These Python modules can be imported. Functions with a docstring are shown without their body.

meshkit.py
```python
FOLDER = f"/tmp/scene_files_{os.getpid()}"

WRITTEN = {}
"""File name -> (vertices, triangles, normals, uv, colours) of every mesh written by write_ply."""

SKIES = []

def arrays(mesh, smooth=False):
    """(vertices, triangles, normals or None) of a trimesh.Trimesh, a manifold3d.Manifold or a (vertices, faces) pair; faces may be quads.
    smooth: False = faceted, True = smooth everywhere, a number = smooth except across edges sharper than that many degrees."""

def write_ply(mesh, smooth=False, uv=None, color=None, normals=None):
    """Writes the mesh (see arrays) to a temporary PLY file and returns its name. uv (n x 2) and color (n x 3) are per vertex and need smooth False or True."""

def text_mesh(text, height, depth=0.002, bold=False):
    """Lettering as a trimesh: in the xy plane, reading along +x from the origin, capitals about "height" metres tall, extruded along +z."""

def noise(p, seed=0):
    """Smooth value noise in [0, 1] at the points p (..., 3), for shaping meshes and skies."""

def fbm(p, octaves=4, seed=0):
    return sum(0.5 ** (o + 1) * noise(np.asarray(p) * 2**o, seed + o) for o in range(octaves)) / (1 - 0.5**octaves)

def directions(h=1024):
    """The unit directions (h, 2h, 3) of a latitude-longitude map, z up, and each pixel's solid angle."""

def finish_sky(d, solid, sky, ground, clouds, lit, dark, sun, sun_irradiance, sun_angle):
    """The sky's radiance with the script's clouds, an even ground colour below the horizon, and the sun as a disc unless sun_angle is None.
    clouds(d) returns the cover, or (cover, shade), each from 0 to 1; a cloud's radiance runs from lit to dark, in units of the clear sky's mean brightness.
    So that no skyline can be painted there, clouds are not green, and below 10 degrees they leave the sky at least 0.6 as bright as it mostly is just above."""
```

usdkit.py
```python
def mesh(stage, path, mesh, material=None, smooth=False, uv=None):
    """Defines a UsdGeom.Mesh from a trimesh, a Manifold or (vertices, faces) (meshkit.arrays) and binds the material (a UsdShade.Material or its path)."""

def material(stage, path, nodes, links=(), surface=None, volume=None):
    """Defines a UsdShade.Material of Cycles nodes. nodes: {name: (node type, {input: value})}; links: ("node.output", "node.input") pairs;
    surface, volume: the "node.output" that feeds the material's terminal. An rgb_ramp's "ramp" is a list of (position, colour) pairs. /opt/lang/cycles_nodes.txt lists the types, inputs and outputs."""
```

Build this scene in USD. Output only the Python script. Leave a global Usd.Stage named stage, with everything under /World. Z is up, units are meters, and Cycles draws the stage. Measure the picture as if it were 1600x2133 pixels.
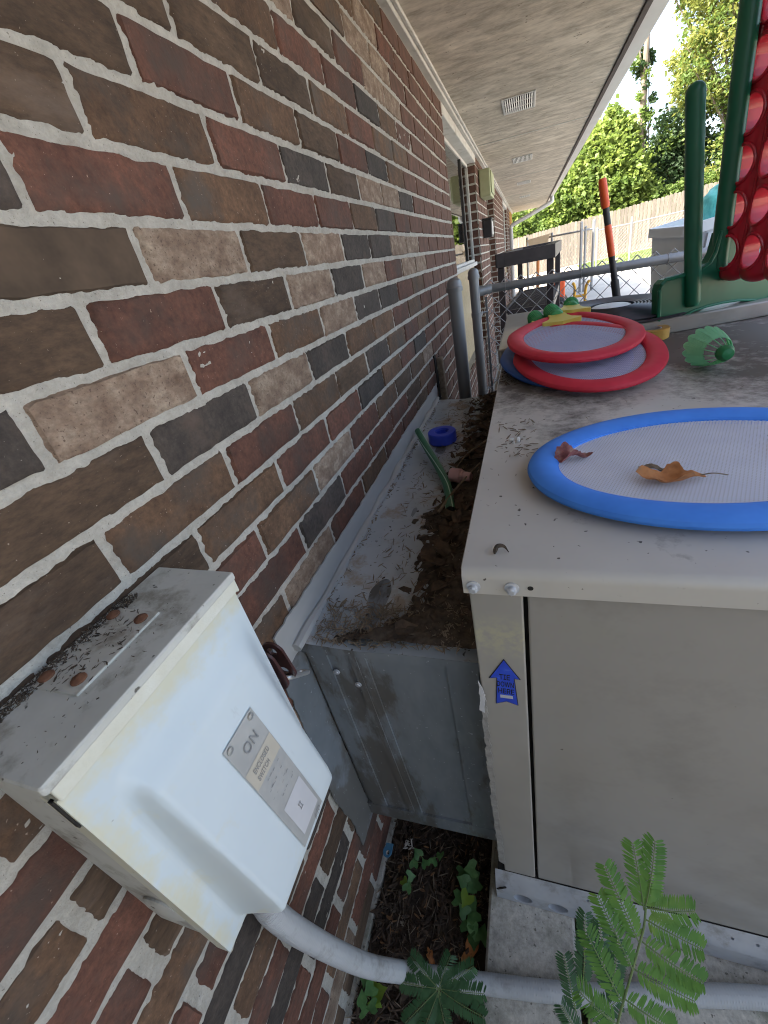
import math
import numpy as np
import trimesh
import manifold3d
import shapely.geometry as sg
from pxr import Usd, UsdGeom, UsdLux, UsdShade, Gf, Sdf, Vt
import usdkit
import meshkit

stage = Usd.Stage.CreateInMemory()
UsdGeom.SetStageUpAxis(stage, UsdGeom.Tokens.z)
UsdGeom.SetStageMetersPerUnit(stage, 1.0)
UsdGeom.Xform.Define(stage, '/World')
UsdGeom.Scope.Define(stage, '/World/Looks')

# ------------------------------------------------------------------ camera
EXPOSURE = 2.5
CAM = np.array([0.4155, 0.0, 1.3643])
FPX, CX, CY = 845.94, 843.54, 1011.85


def rotvec(v):
    v = np.asarray(v, float)
    a = np.linalg.norm(v)
    k = v / a
    K = np.array([[0, -k[2], k[1]], [k[2], 0, -k[0]], [-k[1], k[0], 0]])
    return np.eye(3) + math.sin(a) * K + (1 - math.cos(a)) * K @ K


W2C = rotvec([0.518113619, 0.293653899, -0.102297606]) @ np.array([[1, 0, 0], [0, 0, -1], [0, 1, 0]], float)
cam = UsdGeom.Camera.Define(stage, '/World/camera')
right, up, back = W2C[0], -W2C[1], -W2C[2]
m4 = Gf.Matrix4d(*right, 0, *up, 0, *back, 0, *CAM, 1)
UsdGeom.Xformable(cam).AddTransformOp().Set(m4)
cam.CreateHorizontalApertureAttr(36.0)
cam.CreateVerticalApertureAttr(48.0)
cam.CreateFocalLengthAttr(FPX / 1600 * 36)
cam.CreateHorizontalApertureOffsetAttr((800 - CX) / 1600 * 36)
cam.CreateVerticalApertureOffsetAttr((CY - 1066.5) / 1600 * 36)
cam.CreateClippingRangeAttr(Gf.Vec2f(0.03, 1000))
cam.CreateExposureAttr(EXPOSURE)

# ------------------------------------------------------------------ sky and sun
SUN = np.array([-0.62, -0.34, 0.71])
SUN /= np.linalg.norm(SUN)
sky_mat = usdkit.material(stage, '/World/Looks/sky_look', {
    's': ('sky_texture', {'sky_type': 'single_scattering', 'sun_disc': False,
                          'sun_elevation': math.asin(SUN[2]), 'sun_rotation': math.atan2(SUN[0], SUN[1]),
                          'aerosol_density': 4.0, 'air_density': 1.0}),
    'h': ('hsv', {'hue': 0.5, 'saturation': 0.74, 'value': 1.0, 'fac': 1.0}),
    'b': ('background_shader', {'strength': 0.115})}, [('s.color', 'h.color'), ('h.color', 'b.color')], surface='b.background')
sky = UsdLux.DomeLight.Define(stage, '/World/sky')
UsdShade.MaterialBindingAPI.Apply(sky.GetPrim()).Bind(sky_mat)
sky.GetPrim().SetCustomDataByKey('kind', 'structure')
sun = UsdLux.DistantLight.Define(stage, '/World/sun')
sun.CreateIntensityAttr(1.25)
sun.CreateAngleAttr(0.55)
sun.CreateNormalizeAttr(True)
sun.CreateColorAttr(Gf.Vec3f(1.0, 0.93, 0.82))
zx = SUN
xx = np.cross([0, 0, 1], zx)
xx /= np.linalg.norm(xx)
yx = np.cross(zx, xx)
UsdGeom.Xformable(sun).AddTransformOp().Set(Gf.Matrix4d(*xx, 0, *yx, 0, *zx, 0, 0, 0, 0, 1))

# ------------------------------------------------------------------ materials
LOOKS = {}


def look(name, ramp, scale=6.0, detail=6, rough=0.6, bump=0.0, bscale=60.0, metallic=0.0, spec=0.5, stretch=(1, 1, 1),
         vary=0.0, speck=None, speck_scale=250.0, speck_at=0.72, stain=None, stain_scale=5.0, stain_at=(0.55, 0.7), trans=0.0,
         coat=0.0, rough_vary=0.0, rot=(0, 0, 0), dist=0.0, bdist=0.003, grain=0, grain_amt=.35):
    """Principled paint/stone/metal: noise-driven colour, optional specks, a stain colour with its own outline, bump, per-object value change."""
    if name in LOOKS:
        return LOOKS[name]
    n = {'g': ('geometry', {}), 'mp': ('mapping', {'scale': stretch, 'rotation': rot}),
         'n': ('noise_texture', {'scale': scale, 'detail': detail, 'roughness': 0.62, 'distortion': dist}),
         'r': ('rgb_ramp', {'ramp': ramp}),
         'p': ('principled_bsdf', {'roughness': rough, 'metallic': metallic, 'specular_ior_level': spec, 'coat_weight': coat})}
    l = [('g.position', 'mp.vector'), ('mp.vector', 'n.vector'), ('n.fac', 'r.fac')]
    c = 'r.color'
    if grain:
        n['gn'] = ('noise_texture', {'scale': grain, 'detail': 8, 'roughness': .75})
        n['gr'] = ('map_range', {'from_min': .32, 'from_max': .68, 'to_min': 1 - grain_amt, 'to_max': 1 + grain_amt})
        n['gh'] = ('hsv', {'hue': .5, 'saturation': 1., 'fac': 1.})
        l += [('mp.vector', 'gn.vector'), ('gn.fac', 'gr.value'), ('gr.result', 'gh.value'), (c, 'gh.color')]
        c = 'gh.color'
    if stain is not None:
        n['sn'] = ('noise_texture', {'scale': stain_scale, 'detail': 9, 'roughness': 0.68})
        n['sr'] = ('map_range', {'from_min': stain_at[0], 'from_max': stain_at[1], 'to_min': 0.0, 'to_max': 1.0, 'clamp': True})
        n['sm'] = ('mix', {'color2': stain})
        l += [('mp.vector', 'sn.vector'), ('sn.fac', 'sr.value'), ('sr.result', 'sm.fac'), (c, 'sm.color1')]
        c = 'sm.color'
    if speck is not None:
        n['kn'] = ('noise_texture', {'scale': speck_scale, 'detail': 2, 'roughness': 0.5})
        n['kr'] = ('map_range', {'from_min': speck_at, 'from_max': speck_at + 0.05, 'to_min': 0.0, 'to_max': 0.9, 'clamp': True})
        n['km'] = ('mix', {'color2': speck})
        l += [('g.position', 'kn.vector'), ('kn.fac', 'kr.value'), ('kr.result', 'km.fac'), (c, 'km.color1')]
        c = 'km.color'
    if vary:
        n['oi'] = ('object_info', {})
        n['vr'] = ('map_range', {'from_min': 0.0, 'from_max': 1.0, 'to_min': 1 - vary, 'to_max': 1 + vary})
        n['hs'] = ('hsv', {'hue': 0.5, 'saturation': 1.0, 'fac': 1.0})
        l += [('oi.random', 'vr.value'), ('vr.result', 'hs.value'), (c, 'hs.color')]
        c = 'hs.color'
    l.append((c, 'p.base_color'))
    if rough_vary:
        n['rr'] = ('map_range', {'from_min': 0.3, 'from_max': 0.7, 'to_min': rough - rough_vary, 'to_max': rough + rough_vary, 'clamp': True})
        l += [('n.fac', 'rr.value'), ('rr.result', 'p.roughness')]
    if bump:
        n['bn'] = ('noise_texture', {'scale': bscale, 'detail': 5, 'roughness': 0.6})
        n['b'] = ('bump', {'strength': bump, 'distance': bdist})
        l += [('mp.vector', 'bn.vector'), ('bn.fac', 'b.height'), ('b.normal', 'p.normal')]
    surf = 'p.BSDF'
    if trans:
        n['t'] = ('translucent_bsdf', {})
        n['mx'] = ('mix_closure', {'fac': trans})
        l += [(c, 't.color'), ('p.BSDF', 'mx.closure1'), ('t.BSDF', 'mx.closure2')]
        surf = 'mx.closure'
    LOOKS[name] = usdkit.material(stage, '/World/Looks/' + name, n, l, surface=surf)
    return LOOKS[name]


def two(a, b):
    return [(0.3, a), (0.7, b)]


BR = {
    'D': look('dark_brick', two((.040, .024, .014), (.096, .060, .036)), 16, detail=9, grain=95, grain_amt=.42, bdist=.004, rough=.88, bump=.45, bscale=150, vary=.2, speck=(.34, .28, .23), speck_scale=340, speck_at=.72, stretch=(1, .45, 1.2), stain=(.135, .098, .074), stain_scale=10, stain_at=(.54, .74)),
    'B': look('brown_brick', two((.066, .036, .020), (.150, .085, .048)), 15, detail=9, grain=95, grain_amt=.42, bdist=.004, rough=.88, bump=.45, bscale=150, vary=.18, speck=(.38, .30, .24), speck_scale=340, speck_at=.71, stain=(.075, .060, .048), stain_scale=9, stain_at=(.48, .66)),
    'R': look('red_brick', two((.068, .029, .019), (.142, .060, .039)), 14, detail=9, grain=95, grain_amt=.42, bdist=.004, rough=.88, bump=.45, bscale=150, vary=.18, speck=(.36, .26, .20), speck_scale=340, speck_at=.72, stain=(.070, .046, .036), stain_scale=9, stain_at=(.47, .66)),
    'C': look('charcoal_brick', two((.030, .024, .020), (.066, .052, .043)), 14, detail=9, grain=95, grain_amt=.42, bdist=.004, rough=.88, bump=.45, bscale=150, vary=.2, speck=(.26, .23, .20), speck_scale=340, speck_at=.74, stain=(.098, .068, .052), stain_scale=9, stain_at=(.55, .75)),
    'T': look('pale_flashed_brick', [(.25, (.115, .070, .046)), (.48, (.205, .145, .105)), (.75, (.37, .30, .225))], 36, detail=10, grain=150, grain_amt=.3, rough=.92, bump=.7, bscale=210, vary=.12, speck=(.10, .065, .047), speck_scale=280, speck_at=.63, stretch=(1, .7, 1)),
}
MORTAR = look('mortar', two((.33, .315, .275), (.48, .46, .41)), 30, detail=9, grain=170, grain_amt=.14, rough=.95, bump=.8, bscale=300, speck=(.17, .15, .125), speck_scale=420, speck_at=.68, stain=(.36, .335, .29), stain_scale=6)
CONCRETE = look('old_concrete', two((.32, .305, .265), (.50, .475, .42)), 9, grain=70, grain_amt=.35, rough=.92, bump=.4, bscale=90, speck=(.13, .12, .10), speck_scale=120, speck_at=.66, stain=(.14, .15, .10), stain_scale=7, stain_at=(.5, .7))
YARD = look('yard_concrete', two((.44, .43, .40), (.54, .53, .49)), .9, rough=.9, bump=.15, bscale=20, stain=(.27, .26, .24), stain_scale=.7)
SOIL = look('soil', two((.035, .026, .019), (.085, .062, .044)), 30, rough=1, bump=.8, bscale=120)
EARTH = look('sandy_earth', two((.29, .245, .19), (.42, .365, .29)), .8, rough=1, bump=.4, bscale=9)
GRASS = look('grass_look', two((.07, .12, .025), (.17, .21, .06)), 3.5, rough=.9, vary=.2, trans=.3)
BEIGE = look('beige_steel', two((.285, .27, .245), (.335, .32, .29)), 3, rough=.34, coat=.5, bump=.25, bscale=5, bdist=.004, stain=(.245, .23, .205), stain_scale=7, stain_at=(.5, .72), speck=(.10, .085, .07), speck_scale=75, speck_at=.755)
GALV = look('galvanised_steel', two((.50, .53, .58), (.66, .69, .74)), 12, rough=.4, metallic=.6, rough_vary=.12, stain=(.30, .29, .28), stain_scale=20, stain_at=(.55, .75))
POST = look('galvanised_pipe', two((.20, .21, .22), (.33, .34, .35)), 6, rough=.5, metallic=.55, stretch=(1, 1, .12), rough_vary=.12)
WIRE = look('fence_wire', two((.30, .30, .30), (.42, .42, .42)), 20, rough=.55, metallic=.5)
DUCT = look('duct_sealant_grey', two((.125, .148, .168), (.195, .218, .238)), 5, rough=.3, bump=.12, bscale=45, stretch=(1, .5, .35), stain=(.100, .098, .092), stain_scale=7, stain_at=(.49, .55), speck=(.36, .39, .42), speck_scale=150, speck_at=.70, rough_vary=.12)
DUCT_TOP_LIT = look('duct_top_lit_grey', two((.36, .40, .435), (.44, .48, .515)), 5, rough=.2, bump=.1, bscale=45, stain=(.33, .29, .24), stain_scale=8, stain_at=(.545, .63), speck=(.05, .042, .033), speck_scale=90, speck_at=.68, rough_vary=.1)  # same duct, lighter grey: light falling on the top is put into its colour
FLASH = look('flashing_grey', two((.32, .335, .34), (.42, .435, .44)), 7, rough=.5, bump=.15, bscale=50, stretch=(1, .4, 1), stain=(.40, .41, .40), stain_scale=9, stain_at=(.55, .72))
BOXW = look('weathered_white_steel', two((.50, .565, .595), (.57, .63, .655)), 4, rough=.55, bump=.06, bscale=200, stain=(.56, .545, .43), stain_scale=11, stain_at=(.58, .76), speck=(.12, .12, .11), speck_scale=60, speck_at=.765)
BOXTOP = look('dirty_white_steel', two((.42, .43, .40), (.52, .53, .50)), 12, rough=.7, bump=.12, bscale=120, stain=(.21, .20, .165), stain_scale=16, stain_at=(.52, .68), speck=(.06, .055, .045), speck_scale=90, speck_at=.69)
BOXEDGE = look('chalky_yellow_paint', two((.55, .545, .45), (.62, .63, .57)), 25, rough=.85, bump=.2, bscale=180)
RUST = look('rust', two((.075, .032, .018), (.19, .085, .045)), 60, rough=.9, bump=.5, bscale=240)
HASP = look('dark_maroon_paint', two((.030, .012, .012), (.055, .022, .020)), 40, rough=.35)
CHROME = look('zinc', two((.50, .51, .50), (.62, .62, .60)), 40, rough=.32, metallic=.85)
PLATE = look('etched_plate', two((.34, .35, .345), (.42, .43, .42)), 15, rough=.5, metallic=.25)
PLATE_TAN = look('etched_plate_tan', two((.42, .39, .32), (.47, .44, .37)), 15, rough=.5)
PLATE_W = look('plate_white', two((.47, .48, .50), (.52, .53, .55)), 15, rough=.5)
PENCIL = look('pencil_grey', two((.215, .22, .225), (.26, .265, .27)), 40, rough=.7)
CONDUIT = look('grey_conduit', two((.36, .375, .385), (.43, .445, .455)), 8, rough=.55, stain=(.26, .26, .25), stain_scale=15)
SOFFIT = look('grimy_white_plywood', two((.36, .315, .255), (.58, .52, .435)), 6, detail=10, grain=13, grain_amt=.34, rough=.8, bump=.3, bscale=40, stretch=(.8, 1.7, 1), dist=1.6, stain=(.68, .615, .52), stain_scale=3.4, stain_at=(.52, .68), speck=(.16, .135, .105), speck_scale=38, speck_at=.70)
TRIM = look('white_trim', two((.50, .49, .46), (.60, .59, .56)), 8, rough=.7, stain=(.36, .34, .30), stain_scale=9)
BROWN = look('brown_fascia', two((.040, .025, .020), (.062, .040, .032)), 12, rough=.7)
GUTTER = look('white_gutter', two((.50, .50, .49), (.58, .58, .57)), 5, rough=.45, stain=(.45, .42, .37), stain_scale=12, stain_at=(.6, .75))
ROOF = look('roof_shingle', two((.06, .058, .055), (.12, .115, .11)), 30, rough=.95)
PANEL = look('ochre_pebbled_panel', two((.34, .27, .15), (.46, .38, .23)), 60, rough=.5, bump=.8, bscale=75)
DARK = look('dark_void', two((.012, .011, .010), (.02, .018, .016)), 10, rough=.9)
FRAME_DK = look('dark_window_frame', two((.025, .022, .020), (.045, .04, .036)), 10, rough=.4)
RACKM = look('dark_brown_steel', two((.030, .022, .024), (.055, .042, .042)), 14, rough=.5)
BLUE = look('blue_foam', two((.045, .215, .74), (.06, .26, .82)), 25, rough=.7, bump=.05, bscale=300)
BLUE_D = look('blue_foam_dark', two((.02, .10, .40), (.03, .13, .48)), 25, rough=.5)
RED = look('red_foam', two((.52, .018, .040), (.62, .028, .058)), 25, rough=.65, bump=.05, bscale=300)
REDP = look('red_plastic', two((.58, .014, .040), (.66, .02, .05)), 8, rough=.26, coat=.2, trans=.12)
GREENP = look('dark_green_plastic', two((.008, .115, .060), (.012, .15, .080)), 8, rough=.36)
GREENH = look('green_grip', two((.04, .28, .09), (.06, .36, .12)), 30, rough=.6)
YELLOW = look('yellow_plastic', two((.62, .52, .09), (.70, .60, .13)), 20, rough=.45)
NET = look('white_netting', two((.74, .76, .86), (.82, .84, .92)), 20, rough=.7, trans=.15, stain=(.52, .46, .40), stain_scale=6, stain_at=(.62, .80))
NETB = look('pale_blue_netting', two((.60, .62, .82), (.68, .70, .88)), 20, rough=.7, trans=.15)
SHUTTLE = look('pale_green_plastic', two((.30, .74, .44), (.38, .82, .52)), 30, rough=.4, trans=.45)
SHUTTLE_D = look('green_cork_plastic', two((.012, .15, .05), (.02, .21, .07)), 30, rough=.5)
TAPEB = look('blue_tape', two((.025, .055, .50), (.035, .07, .60)), 40, rough=.4)
TAPEY = look('amber_tape', two((.47, .27, .055), (.56, .34, .08)), 40, rough=.35)
HOSE = look('green_hose', two((.03, .14, .075), (.05, .19, .10)), 40, rough=.45)
HOSE_S = look('pale_hose_stripe', two((.36, .52, .44), (.42, .58, .50)), 40, rough=.45)
PINK = look('dusty_pink_plastic', two((.52, .31, .33), (.60, .38, .40)), 30, rough=.55)
STICKER = look('blue_sticker', two((.018, .055, .50), (.03, .085, .60)), 60, rough=.35, stain=(.10, .17, .62), stain_scale=60, stain_at=(.6, .7))
BLACK = look('black_ink', two((.008, .008, .010), (.012, .012, .014)), 10, rough=.5)
ORANGE = look('orange_plastic', two((.70, .085, .018), (.78, .12, .03)), 20, rough=.4)
BLACKP = look('black_plastic', two((.02, .019, .022), (.035, .033, .036)), 20, rough=.45)
TOTE = look('pale_grey_plastic', two((.62, .68, .74), (.68, .74, .79)), 5, rough=.45)
TOTE_D = look('green_grey_plastic', two((.21, .29, .29), (.26, .34, .34)), 5, rough=.5)
TURQ = look('turquoise_plastic', two((.07, .48, .46), (.16, .66, .62)), 45, rough=.5)
WOODF = look('weathered_fence_wood', two((.09, .078, .063), (.155, .136, .112)), 5, rough=.9, stretch=(3, 3, .3), vary=.16, stain=(.24, .20, .16), stain_scale=4)
OCHRE = look('sunlit_ochre_siding', two((.45, .28, .09), (.58, .38, .15)), 9, rough=.7)
BARK = look('bark', two((.10, .078, .058), (.22, .18, .14)), 10, rough=.95, stretch=(1, 1, .25), bump=.8, bscale=18)
TWIG = look('dry_twig', two((.13, .10, .07), (.27, .215, .155)), 60, rough=.95)
LITTER = look('leaf_rot', two((.035, .026, .019), (.095, .072, .052)), 70, rough=.95, bump=.5, bscale=200)
CHIP = look('bark_chip', two((.032, .023, .017), (.105, .070, .047)), 90, rough=.95, vary=.4)
CHIP_O = look('orange_bark_chip', two((.16, .085, .04), (.25, .14, .07)), 90, rough=.95)
DRYL = look('dry_leaf_orange', [(.3, (.30, .11, .035)), (.55, (.52, .22, .075)), (.75, (.34, .20, .11))], 55, rough=.8, trans=.12)
DRYR = look('dry_leaf_red', [(.3, (.10, .03, .03)), (.5, (.26, .08, .075)), (.72, (.33, .23, .16))], 85, rough=.7)
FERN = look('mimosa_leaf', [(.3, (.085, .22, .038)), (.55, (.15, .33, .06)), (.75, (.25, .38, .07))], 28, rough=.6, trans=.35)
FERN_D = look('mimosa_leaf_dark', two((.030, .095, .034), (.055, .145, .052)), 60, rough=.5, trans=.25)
STEM = look('green_stem', two((.10, .17, .05), (.16, .22, .08)), 60, rough=.6)
IVY = look('ivy_leaf', [(.3, (.07, .18, .055)), (.55, (.12, .27, .09)), (.75, (.22, .40, .14))], 45, rough=.45, trans=.25, vary=.25)
IVY_Y = look('ivy_leaf_yellow', two((.20, .34, .04), (.30, .44, .07)), 45, rough=.45, trans=.3)
LEAF = {}
for nm, a, b in (('tree_leaf_mid', (.075, .135, .026), (.165, .23, .046)), ('tree_leaf_dark', (.020, .050, .017), (.050, .090, .030)),
                 ('tree_leaf_yellow', (.14, .18, .030), (.28, .285, .068)), ('vine_leaf', (.11, .18, .03), (.25, .31, .068))):
    LEAF[nm] = look(nm, two(a, b), 1.4, detail=8, rough=.6, trans=.5)
FANM = look('black_fan_guard', two((.028, .030, .038), (.05, .053, .062)), 20, rough=.35)
HUB = look('silver_hub', two((.55, .57, .60), (.66, .68, .70)), 20, rough=.4)
METER = look('pale_green_box', two((.33, .36, .20), (.42, .44, .27)), 8, rough=.6)
POTM = look('tan_pot', two((.42, .31, .20), (.52, .40, .27)), 8, rough=.7)
BLUETAG = look('muted_blue_plastic', two((.055, .18, .30), (.08, .23, .36)), 50, rough=.5)
SHELL = look('white_flake', two((.62, .60, .55), (.72, .70, .66)), 50, rough=.8)
PAPERTAPE = look('torn_foil_tape', two((.22, .215, .20), (.36, .355, .34)), 60, rough=.45, bump=.6, bscale=90)
SCUFF = look('faded_yellow_scuff', two((.44, .41, .27), (.52, .49, .33)), 60, rough=.6)
# windows: clear glass over a dark interior
LOOKS['window_glass'] = usdkit.material(stage, '/World/Looks/window_glass', {
    'f': ('fresnel', {'IOR': 2.7}), 't': ('transparent_bsdf', {'color': (.75, .8, .8)}), 'gl': ('glossy_bsdf', {'roughness': .02, 'color': (.95, .95, .95)}),
    'm': ('mix_closure', {})}, [('f.fac', 'm.fac'), ('t.BSDF', 'm.closure1'), ('gl.BSDF', 'm.closure2')], surface='m.closure')
GLASS = LOOKS['window_glass']

# ------------------------------------------------------------------ shapes
cat_ = trimesh.util.concatenate


def tm(v, f):
    return trimesh.Trimesh(np.asarray(v, float), np.asarray(f, int), process=False)


def rbox(lo, hi, r=0.003, n=2):
    """A box with rounded edges."""
    lo, hi = np.minimum(lo, hi), np.maximum(lo, hi)
    r = min(r, 0.49 * float((np.array(hi) - lo).min()))
    c = [[lo[k] + r, hi[k] - r] for k in range(3)]
    s = trimesh.creation.uv_sphere(radius=r, count=[2 * n + 2, 4 * n]).vertices
    pts = np.vstack([s + [x, y, z] for x in c[0] for y in c[1] for z in c[2]])
    return trimesh.convex.convex_hull(pts)


def box(lo, hi, c=0.0):
    """A plain box, with chamfered edges if c > 0."""
    lo, hi = np.minimum(lo, hi), np.maximum(lo, hi)
    if c <= 0:
        b = trimesh.creation.box(np.array(hi) - lo)
        b.apply_translation((np.array(hi) + lo) / 2)
        return b
    pts = []
    for i in range(8):
        s = [(i >> k) & 1 for k in range(3)]
        p = np.array([hi[k] if s[k] else lo[k] for k in range(3)], float)
        for k in range(3):
            q = p.copy()
            for j in range(3):
                if j != k:
                    q[j] += -c if s[j] else c
            pts.append(q)
    return trimesh.convex.convex_hull(np.array(pts))


def obox(c, u, v, w, ru=0):
    """A box of centre c and half-axis vectors u, v, w, chamfered by ru (a fraction)."""
    b = box([-1, -1, -1], [1, 1, 1], ru)
    b.vertices = np.asarray(c) + b.vertices @ np.array([u, v, w])
    if np.linalg.det(np.array([u, v, w])) < 0:
        b.invert()
    return b


def spline(pts, n=8):
    p = np.asarray(pts, float)
    if len(p) < 3:
        return p
    q = np.vstack([2 * p[0] - p[1], p, 2 * p[-1] - p[-2]])
    out = []
    for i in range(1, len(q) - 2):
        for t in np.linspace(0, 1, n, endpoint=False):
            a, b, c, d = q[i - 1], q[i], q[i + 1], q[i + 2]
            out.append(.5 * (2 * b + (c - a) * t + (2 * a - 5 * b + 4 * c - d) * t * t + (3 * b - a - 3 * c + d) * t ** 3))
    out.append(p[-1])
    return np.array(out)


def tube(pts, r, n=10, closed=False, flat=1.0, normal=None, cap=True):
    """A tube along pts; r a number or one per point; flat < 1 squashes it along 'normal'."""
    p = np.asarray(pts, float)
    r = np.broadcast_to(np.asarray(r, float), (len(p),))
    if closed:
        t = np.roll(p, -1, 0) - np.roll(p, 1, 0)
    else:
        t = np.gradient(p, axis=0)
    t /= np.maximum(np.linalg.norm(t, axis=1, keepdims=True), 1e-12)
    ref = np.array(normal if normal is not None else ([0, 0, 1] if abs(t[:, 2]).mean() < .8 else [1, 0, 0]), float)
    b = np.cross(t, ref)
    bl = np.linalg.norm(b, axis=1, keepdims=True)
    b = np.where(bl > 1e-6, b / np.maximum(bl, 1e-9), [0, 1, 0])
    c = np.cross(b, t)
    a = np.linspace(0, 2 * np.pi, n, endpoint=False)
    v = p[:, None] + r[:, None, None] * (np.cos(a)[None, :, None] * b[:, None] + flat * np.sin(a)[None, :, None] * c[:, None])
    m = len(p)
    f = []
    for i in range(m if closed else m - 1):
        j = (i + 1) % m
        for k in range(n):
            l = (k + 1) % n
            f += [[i * n + k, i * n + l, j * n + l], [i * n + k, j * n + l, j * n + k]]
    v = v.reshape(-1, 3)
    if not closed and cap:
        v = np.vstack([v, p[0], p[-1]])
        for k in range(n):
            l = (k + 1) % n
            f += [[m * n, l, k], [m * n + 1, (m - 1) * n + k, (m - 1) * n + l]]
    return tm(v, np.array(f)[:, ::-1])


def cyl(a, b, r, r2=None, n=20):
    return tube([a, b], [r, r if r2 is None else r2], n)


def lathe(profile, c, axis=(0, 0, 1), n=28):
    """profile: (radius, height) pairs, turned about 'axis' through c."""
    axis = np.asarray(axis, float) / np.linalg.norm(axis)
    ref = np.array([1, 0, 0]) if abs(axis[0]) < .8 else np.array([0, 1, 0])
    b = np.cross(axis, ref)
    b /= np.linalg.norm(b)
    d = np.cross(axis, b)
    a = np.linspace(0, 2 * np.pi, n, endpoint=False)
    pr = np.asarray(profile, float)
    v = np.asarray(c) + pr[:, None, 0, None] * (np.cos(a)[None, :, None] * b + np.sin(a)[None, :, None] * d) + pr[:, None, 1, None] * axis
    f = []
    for i in range(len(pr) - 1):
        for k in range(n):
            l = (k + 1) % n
            f += [[i * n + k, i * n + l, (i + 1) * n + l], [i * n + k, (i + 1) * n + l, (i + 1) * n + k]]
    return tm(v.reshape(-1, 3), f)


def grid(P):
    """P: (n, m, 3) points -> mesh."""
    n, m = P.shape[:2]
    i = np.arange(n * m).reshape(n, m)
    a, b, c, d = i[:-1, :-1].ravel(), i[1:, :-1].ravel(), i[1:, 1:].ravel(), i[:-1, 1:].ravel()
    return tm(P.reshape(-1, 3), np.vstack([np.stack([a, b, c], 1), np.stack([a, c, d], 1)]))


def extrude(poly, o, ux, uy, depth):
    """Extrudes a shapely polygon drawn in the plane (o, ux, uy) by 'depth' along ux x uy."""
    m = trimesh.creation.extrude_polygon(poly, abs(depth), engine='earcut')
    ux, uy = np.asarray(ux, float), np.asarray(uy, float)
    w = np.cross(ux, uy)
    m.vertices = np.asarray(o) + m.vertices[:, :1] * ux + m.vertices[:, 1:2] * uy + m.vertices[:, 2:] * w * (1 if depth > 0 else -1)
    if depth < 0:
        m.invert()
    return m


def ribbons(segs, w):
    """Thin flat strips: segs (n, 2, 3), in planes facing up."""
    s = np.asarray(segs, float)
    t = s[:, 1] - s[:, 0]
    b = np.cross(t, [0, 0, 1.0])
    b /= np.linalg.norm(b, axis=1, keepdims=True)
    v = np.stack([s[:, 0] - b * w / 2, s[:, 0] + b * w / 2, s[:, 1] + b * w / 2, s[:, 1] - b * w / 2], 1).reshape(-1, 3)
    i = np.arange(len(s))[:, None] * 4
    return tm(v, np.vstack([i + [0, 1, 2], i + [0, 2, 3]]))


# ------------------------------------------------------------------ scene tree
USED = {}


def numbered(parent, name):
    k = parent + '/' + name
    USED[k] = USED.get(k, -1) + 1
    return k if USED[k] == 0 else f'{k}_{USED[k]:03d}'


class Thing:
    def __init__(self, name, label=None, cat=None, loc=(0, 0, 0), group=None, kind=None):
        self.loc = np.array(loc, float)
        self.path = numbered('/World', name)
        x = UsdGeom.Xform.Define(stage, self.path)
        x.AddTranslateOp().Set(Gf.Vec3d(*map(float, loc)))
        tag(x.GetPrim(), label, cat, group, kind)

    def part(self, name, mesh, mat, parent=None, smooth=30, label=None, kind=None):
        path = numbered(parent or self.path, name)
        v, f = (mesh.vertices, mesh.faces)
        p = usdkit.mesh(stage, path, tm(np.asarray(v) - self.loc, f), mat, smooth).GetPrim()
        tag(p, label, None, None, kind)
        return path


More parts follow.
